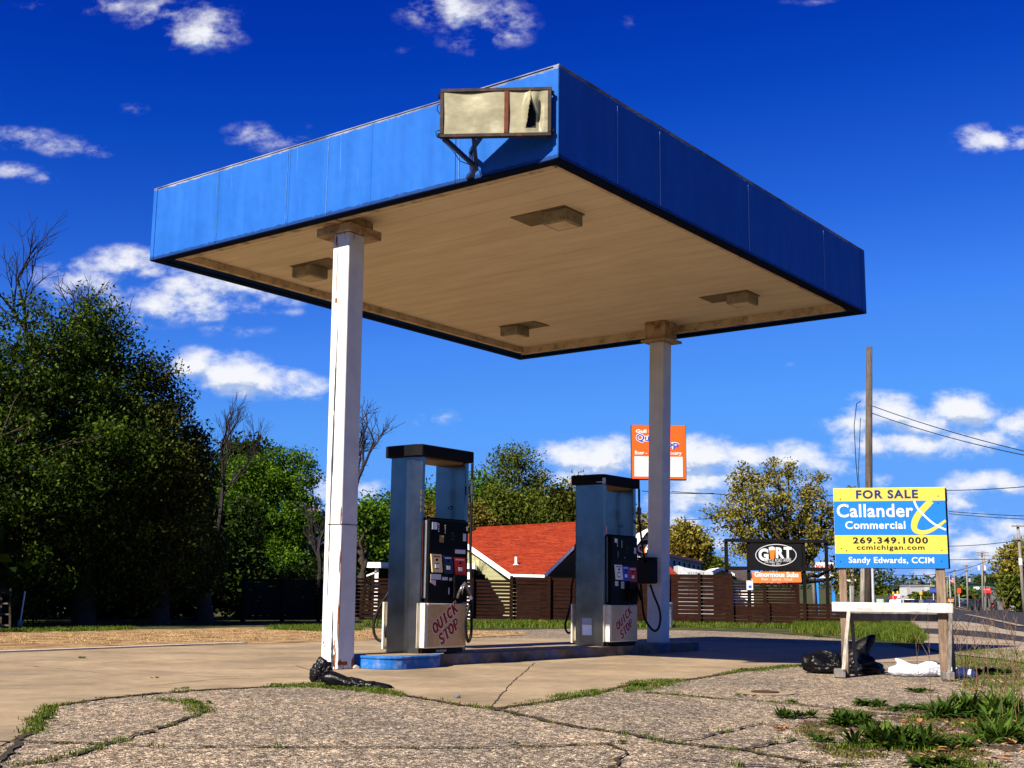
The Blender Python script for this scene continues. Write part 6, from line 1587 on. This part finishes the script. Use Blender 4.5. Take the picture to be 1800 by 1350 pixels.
# far tree lines on the hill
FT = 'distant trees along the far hillside'
k_ = 0
for (px, yt, hw, Y, lm) in [(1672, 1028, 22, 330, 'leaf_far'), (1692, 1026, 20, 340, 'leaf_far'), (1712, 1024, 22, 345, 'leaf_far'), (1738, 1020, 14, 320, 'leaf_dark'), (1752, 1028, 16, 330, 'leaf_far'), (1690, 1040, 22, 300, 'leaf_mid'), (1660, 1040, 18, 300, 'leaf_mid'),
                            (1640, 1036, 14, 380, 'leaf_mid'), (1622, 1030, 9, 420, 'leaf_far'), (1596, 1034, 9, 480, 'leaf_dark'), (1586, 1040, 7, 480, 'leaf_far'), (1560, 1046, 12, 520, 'leaf_far'), (1545, 1050, 12, 500, 'leaf_mid'), (1650, 1052, 14, 330, 'leaf_mid'), (1614, 1048, 12, 400, 'leaf_green'), (1765, 1042, 14, 200, 'leaf_mid')]:
    hh = max(6, (1058 - yt) * .55)
    tree(['small round distant tree on the hill', 'broad distant tree on the hill'][k_ % 2] + [', left of the flag', ', behind the red sign', ', by the storefronts', ' beside the highway'][k_ % 4] + ', number of its row from the right: ' + str(k_ + 1) if False else
         'distant tree ' + ['left of the transformer pole', 'behind the flag', 'between flag and transformer pole', 'with pointed dark crown right of the transformer pole', 'right of the pointed dark tree', 'in front of the wooded ridge', 'behind the right post of the sale board', 'above the white storefronts', 'left of the white storefronts', 'beside the highway signs', 'at the crest of the highway', 'left of the highway crest', 'behind the short grey stub pole', 'on the bank above the parked cars', 'on the grassy bank left of the cars', 'in front of the grey store'][k_],
         px, Y, [(px, yt + hh, hw, hh, 0), (px - hw * .5, yt + hh * 1.4, hw * .6, hh * .7, 0), (px + hw * .5, yt + hh * 1.5, hw * .6, hh * .7, 0)], 40, 34, Y * .0042, lm, 80 + k_, group=FT, csig=(Y * .006, Y * .011), trunk_r=.3, twigs=False, zbase=gz(at(px, 1060, Y).x, Y) - .3)
    k_ += 1
V = []; F = []
r_ = np.random.default_rng(9); cl = []
for i in range(420):
    a = R(r_.uniform(215, 312)); rr0 = r_.uniform(105, 125); cl.append((rr0 * math.sin(a) , rr0 * math.cos(a), r_.uniform(0, 4.5)))
for i in range(900):
    a = R(r_.uniform(-40, 40)); rr0 = r_.uniform(900, 1000); x, y = rr0 * math.sin(a), rr0 * math.cos(a); cl.append((x, y, gz(x, y) + r_.uniform(0, 9)))
V, F = leaf_cloud(cl, [3.0] * 420 + [7] * 900, 16, 2.6, 3)
tag(npmesh('far_wood', V, F, MAT['leaf_far']), 'far dark line of woodland along the horizon', 'woodland', kind='stuff')

cl = []
while len(cl) < 620:
    px = r_.uniform(1640, 1775); Y = r_.uniform(395, 450); yt = 1017 + 5 * math.sin(px * .05) + 3 * math.sin(px * .17) + (max(0, 1668 - px) * .35); p = at(px, yt, Y)
    g0 = gz(p.x, Y); cl.append((p.x, Y, g0 + (p.z - g0) * r_.random() ** .6 - 1.5))
V, F = leaf_cloud(cl, [2.6] * len(cl), 34, 1.5, 13)
tag(npmesh('wooded_ridge', V, F, MAT['leaf_far']), 'dark wooded ridge rising behind the poles and the green store', 'woodland', kind='stuff')
for i, (px, y_) in enumerate([(1628, 1050), (1643, 1052), (1655, 1049), (1610, 1052)]):
    tree('roadside shrub ' + ['left of the white storefront', 'in front of the white storefront', 'beside the right post of the sale board', 'on the bank by the queue of cars'][i], px, 285, [(px, y_, 7, 6, 0), (px + 5, y_ + 3, 5, 5, 0)], 34, 40, .9, ['leaf_mid', 'leaf_olive', 'leaf_far', 'leaf_mid'][i], 500 + i, 'roadside_bush', 'bush', 'shrubs on the bank by the highway', csig=(.7, 1.3), trunk_r=.15, twigs=False, zbase=gz(at(px, 1060, 285).x, 285))
# ================================================================== HIGHWAY BACKGROUND
def road_pt(s, t, z=0.0): x, y = rd(s, t); return Vector((x, y, gz(x, y) + z))
def car(label, loc, rz, col, kind='car', group='vehicles on the highway'):
    t = thing('car' if kind == 'car' else 'pickup_truck', label, 'car' if kind == 'car' else 'truck', loc, rz, group)
    if kind == 'car': prof = [(-2.2, .35), (-2.15, .85), (-1.5, .95), (-.95, 1.42), (.55, 1.45), (1.2, .98), (2.1, .85), (2.2, .35)]; h = 1.8
    else: prof = [(-2.7, .5), (-2.65, 1.15), (-.9, 1.15), (-.75, 1.85), (.6, 1.88), (1.2, 1.25), (2.55, 1.12), (2.65, .5)]; h = 1.95
    MB().prism(prof, -h / 2, h / 2, 'x').build('body', pm('car_' + col[0], col[1], .3, var=.05), t, bevel=.05)
    g = [(p[0] * .97, p[1]) for p in prof[2:6]]
    gm_ = MB(); g = ([(-1.35, .97), (-.92, 1.36), (.52, 1.39), (1.05, .99)] if kind == 'car' else [(-.8, 1.22), (-.68, 1.78), (.55, 1.80), (1.0, 1.27)])
    gm_.prism(g, -h / 2 - .01, h / 2 + .01, 'x'); gm_.build('window', pm('car_glass', (.01, .012, .015), .08), t)
    for sx in (-1, 1):
        for yy in (-1.4, 1.35):
            MB().tube([(sx * (h / 2 - .2), yy, .34), (sx * (h / 2 + .02), yy, .34)], .34, 14).build('wheel', MAT['rubber'], t)
        b = MB(); b.box(sx * .7 - .15, sx * .7 + .15, prof[-1][0] - .01, prof[-1][0] + .02, .62, .78); b.build('headlight', flat('headlight', (.8, .8, .75)), t)
        b = MB(); b.box(sx * .72 - .13, sx * .72 + .13, prof[0][0] - .02, prof[0][0] + .01, .65, .82); b.build('tail_light', flat('tail_red', (.4, .01, .01)), t)
    return t
CC = {'black': (.006, .006, .007), 'white': (.6, .6, .6), 'silver': (.3, .31, .33), 'navy': (.01, .02, .06), 'red': (.3, .01, .01), 'gold': (.5, .2, .02), 'grey': (.08, .085, .09)}
hz = -RH
def place_px(px, Y): p = at(px, 1060, Y); return Vector((p.x, Y, gz(p.x, Y)))
car('black pickup truck on the road at the right', place_px(1725, 172), hz + .25, ('black', CC['black']), 'truck')
for i, (px, Y, cn, lab) in enumerate([(1566, 235, 'navy', 'dark sedan leading the queue above the white rail'), (1575, 200, 'white', 'white car in the queue above the white rail'), (1583, 260, 'silver', 'silver car in the left lane of the queue'), (1592, 215, 'black', 'black car at the middle of the queue'),
                                      (1600, 250, 'white', 'white car behind the square sign'), (1608, 228, 'navy', 'navy car right of the square sign'), (1617, 210, 'black', 'black car near the right end of the queue'), (1626, 200, 'grey', 'grey car at the right end of the queue'), (1634, 195, 'navy', 'last dark car of the queue'), (1572, 330, 'red', 'small red car far up the hill'), (1578, 380, 'white', 'small white car far up the hill'), (1584, 420, 'black', 'farthest black car near the hill crest')]):
    car(lab, place_px(px, Y), hz + random.Random(i).uniform(-.1, .1), (cn, CC[cn]))
for i, (px, Y, cn, lab) in enumerate([(1650, 262, 'black', 'black car parked left of the right post of the sale board'), (1670, 255, 'black', 'black car parked right of the sale board post'), (1683, 268, 'grey', 'grey car parked under the flag'), (1694, 272, 'silver', 'silver car parked behind the crossarm pole'), (1706, 262, 'navy', 'navy car parked left of the pickup'), (1748, 258, 'red', 'red car parked right of the pickup'), (1764, 262, 'white', 'white car parked below the grey store'), (1781, 250, 'silver', 'silver car parked at the right edge')]):
    car(lab, place_px(px, Y), hz + 1.3, (cn, CC[cn]), 'car', 'parked cars across the road')
def block(name, label, cat, px0, py0, px1, py1, Y, col, depth=12, parts=(), kind='building'):
    a = at(px0, py1, Y); b = at(px1, py0, Y); zb = min(gz(a.x, Y), a.z)
    t = thing(name, label, cat, (a.x, Y, zb), 0)
    w_ = b.x - a.x; hgt = b.z - zb
    mb = MB(); mb.box(0, w_, 0, depth, 0, hgt); mb.build('wall', pm('wall_' + str(col), col, .7), t)
    mb = MB(); mb.box(-.15, w_ + .15, -.15, depth + .15, hgt, hgt + .35); mb.build('roof', pm('roofc_' + str(col), tuple(c * .6 for c in col), .7), t)
    for (fx0, fy0, fx1, fy1, c, nm) in parts:
        mb = MB(); mb.box(w_ * fx0, w_ * fx1, -.35, -.01, hgt * fy0, hgt * fy1); mb.build(nm, pm('part_' + str(c), c, .6), t)
    return t
win = (.015, .02, .03)
block('store', 'white storefront with red and blue panels beyond the traffic', 'store', 1626, 1031, 1650, 1046, 330, (.36, .36, .36), parts=[(.5, .25, .8, .6, (.03, .05, .4), 'sign_panel'), (.8, .4, .97, .8, (.5, .03, .02), 'sign_panel'), (.05, .05, .45, .3, win, 'window')])
block('store', 'small white store cluster left of the storefronts', 'store', 1604, 1030, 1619, 1042, 380, (.34, .30, .30), parts=[(.1, .3, .4, .7, (.35, .2, .2), 'sign_panel'), (.55, .1, .9, .5, win, 'window')])
block('store', 'dark green store with white lettering behind the transformer pole', 'store', 1706, 1028, 1746, 1048, 300, (.008, .035, .022), depth=4, parts=[(.1, .0, .5, .3, win, 'window')])
gs = [o for o in bpy.data.objects if o.get('label', '').startswith('dark green store')][0]
b_ = at(1746, 1028, 300); a_ = at(1706, 1028, 300)
lettering('MENARDS', (b_.x - a_.x) * .15, (b_.x - a_.x) * .88, gs.children[0].dimensions.z * .0 + (b_.z - gs.location.z) * .74, (b_.z - gs.location.z) * .90, sw, gs, y=-.05, th=.04, bold=.05)
block('store', 'grey metal warehouse right of the dark green store', 'store', 1744, 1036, 1762, 1062, 190, (.11, .115, .12), depth=4, parts=[(.1, .05, .3, .5, win, 'window')])
block('store', 'maroon-trimmed shop low behind the parked cars', 'store', 1742, 1053, 1776, 1066, 290, (.05, .012, .012), depth=3, parts=[(.3, .1, .5, .6, win, 'window'), (.6, .1, .8, .6, win, 'window')])
block('store', 'white shed at the right edge of the road', 'store', 1790, 1050, 1815, 1066, 120, (.35, .35, .33), depth=2, parts=[(.3, .1, .5, .7, win, 'window')])
block('store', 'low orange-signed shop under the flag', 'store', 1666, 1052, 1676, 1062, 240, (.10, .07, .05), parts=[(.1, .6, .9, .95, (.7, .3, .03), 'sign_panel')])
def road_sign(label, px0, py0, px1, py1, Y, col, legs=1, name='road_sign', txt=None, th=.15):
    a = at(px0, py1, Y); b = at(px1, py0, Y); zb = gz(a.x, Y); t = thing(name, label, 'sign', ((a.x + b.x) / 2, Y, zb)); w_ = b.x - a.x
    mb = MB(); mb.box(-w_ / 2, w_ / 2, 0, th, a.z - zb, b.z - zb); p = mb.build('panel', pm('rs_' + str(col), col, .6), t)
    if txt: lettering(txt, -w_ * .38, w_ * .38, (a.z - zb) * .45 + (b.z - zb) * .55, (a.z - zb) * .25 + (b.z - zb) * .75, sw, p, y=-.01, th=.02, bold=.03)
    for x_ in ((0,) if legs == 1 else (-w_ * .35, w_ * .35)):
        mb = MB(); mb.box(x_ - .06, x_ + .06, th + .01, th + .12, 0, b.z - zb - .05); mb.build('sign_post', MAT['grey_paint'], t)
    return t
road_sign('grey square back of a road sign above the white rail', 1582, 1034, 1594, 1047, 130, (.34, .37, .36))
road_sign('pale green utility cabinet sign beyond the white rail', 1541, 1053, 1553, 1062, 60, (.32, .45, .38))
road_sign('bright red roadside sign with white line over a dark reader board', 1726.5, 1033, 1741, 1042, 165, (.6, .02, .02), 2, txt='SALE')
road_sign('dark reader board below the bright red roadside sign', 1731, 1042.5, 1741, 1049, 165, (.05, .006, .006), 2)
road_sign('small red and orange sign on the wooded bank', 1683, 1034, 1689, 1042, 240, (.6, .06, .02))
road_sign('blue and red oval-shaped store sign by the right board post', 1635, 1035, 1647, 1041, 200, (.03, .06, .42))
road_sign('white street-name sign on a post by the left board post', 1490, 1018, 1505, 1022, 58, (.55, .57, .55))
road_sign('tiny orange construction sign right of the square sign', 1617, 1040, 1621, 1045, 200, (.75, .35, .03))
road_sign('yellow traffic signal head over the far crossing', 1569, 1040, 1571.5, 1045, 250, (.7, .4, .02))
road_sign('second yellow traffic signal head over the far crossing', 1576.5, 1039, 1579, 1044, 250, (.7, .4, .02))
# flag
fl = thing('flag', 'small striped flag with blue corner flying on a pole right of the sale board', 'flag', place_px(1671, 170))
zt_ = at(1671, 1011, 170).z - fl.location.z
MB().tube([(0, 0, 0), (0, 0, zt_)], .06, 6).build('flagpole', MAT['grey_paint'], fl)
for k in range(7):
    V, F = cloth_panel(-.65 * 1 - 0.0, .0, 0, 1, lambda a, b: 0)
    mb = MB(); hh = .11
    mb.hexa([(-.62 if False else .04, -.02, zt_ - .1 - (k + 1) * hh * 1.0), (.62, .12, zt_ - .35 - (k + 1) * hh), (.62, .15, zt_ - .35 - (k + 1) * hh), (.04, .01, zt_ - .1 - (k + 1) * hh), (.04, -.02, zt_ - .1 - k * hh), (.62, .12, zt_ - .35 - k * hh), (.62, .15, zt_ - .35 - k * hh), (.04, .01, zt_ - .1 - k * hh)])
    mb.build('stripe', flat('flag_red', (.5, .03, .05)) if k % 2 == 0 else sw, fl)
mb = MB(); mb.hexa([(.03, -.04, zt_ - .5), (.3, .0, zt_ - .62), (.3, .02, zt_ - .62), (.03, .0, zt_ - .5), (.03, -.04, zt_ - .09), (.3, .0, zt_ - .2), (.3, .02, zt_ - .2), (.03, .0, zt_ - .09)]); mb.build('canton', flat('flag_blue', (.02, .03, .2)), fl)
# white bin behind the right post
wbn = thing('litter_bin', 'white and mottled grey drum standing behind the foot of the right canopy post', 'bin', gat(1162, 33.5))
MB().tube([(0, 0, 0), (0, 0, .62)], [.30, .31], 20).build('drum', pm('drum_mottled', (.4, .42, .40), .7, var=.7, scale=7), wbn, smooth=False)
MB().tube([(0, 0, .62), (0, 0, .66)], .325, 20).build('rim', sw, wbn)
# ladder, its dark wood colours standing for shade, and shovel at far left
ld = thing('ladder', 'old wooden ladder leaning at the left edge, coloured dark for the shade', 'ladder', G(8, 1108))
a, b = at(2, 1035, 24.6), at(18, 1035, 24.6); o_ = Vector(ld.location)
for p, q in ((a - o_, Vector((-.08, 0, 0))), (b - o_, Vector((.10, 0, 0)))):
    mb = MB(); mb.bar(q, p, .035, .035); mb.build('rail', MAT['bark'], ld)
for k in range(4):
    t_ = .12 + k * .26; p = Vector((-.08, 0, 0)).lerp(a - o_, t_); q = Vector((.10, 0, 0)).lerp(b - o_, t_)
    mb = MB(); mb.bar(p, q, .03, .03); mb.build('rung', MAT['bark_grey'], ld)
shv = thing('shovel', 'small pale shovel standing blade down beside the ladder', 'shovel', G(35, 1102))
MB().tube([(0, 0, .1), (.03, .05, .75)], .016, 6).build('handle', MAT['white_paint'], shv)
mb = MB(); mb.prism([(-.05, .14), (-.045, .0), (0, -.0), (.045, .0), (.05, .14)], -.01, .01, 'y'); mb.build('blade', pm('shovel_metal', (.3, .3, .32), .5), shv)
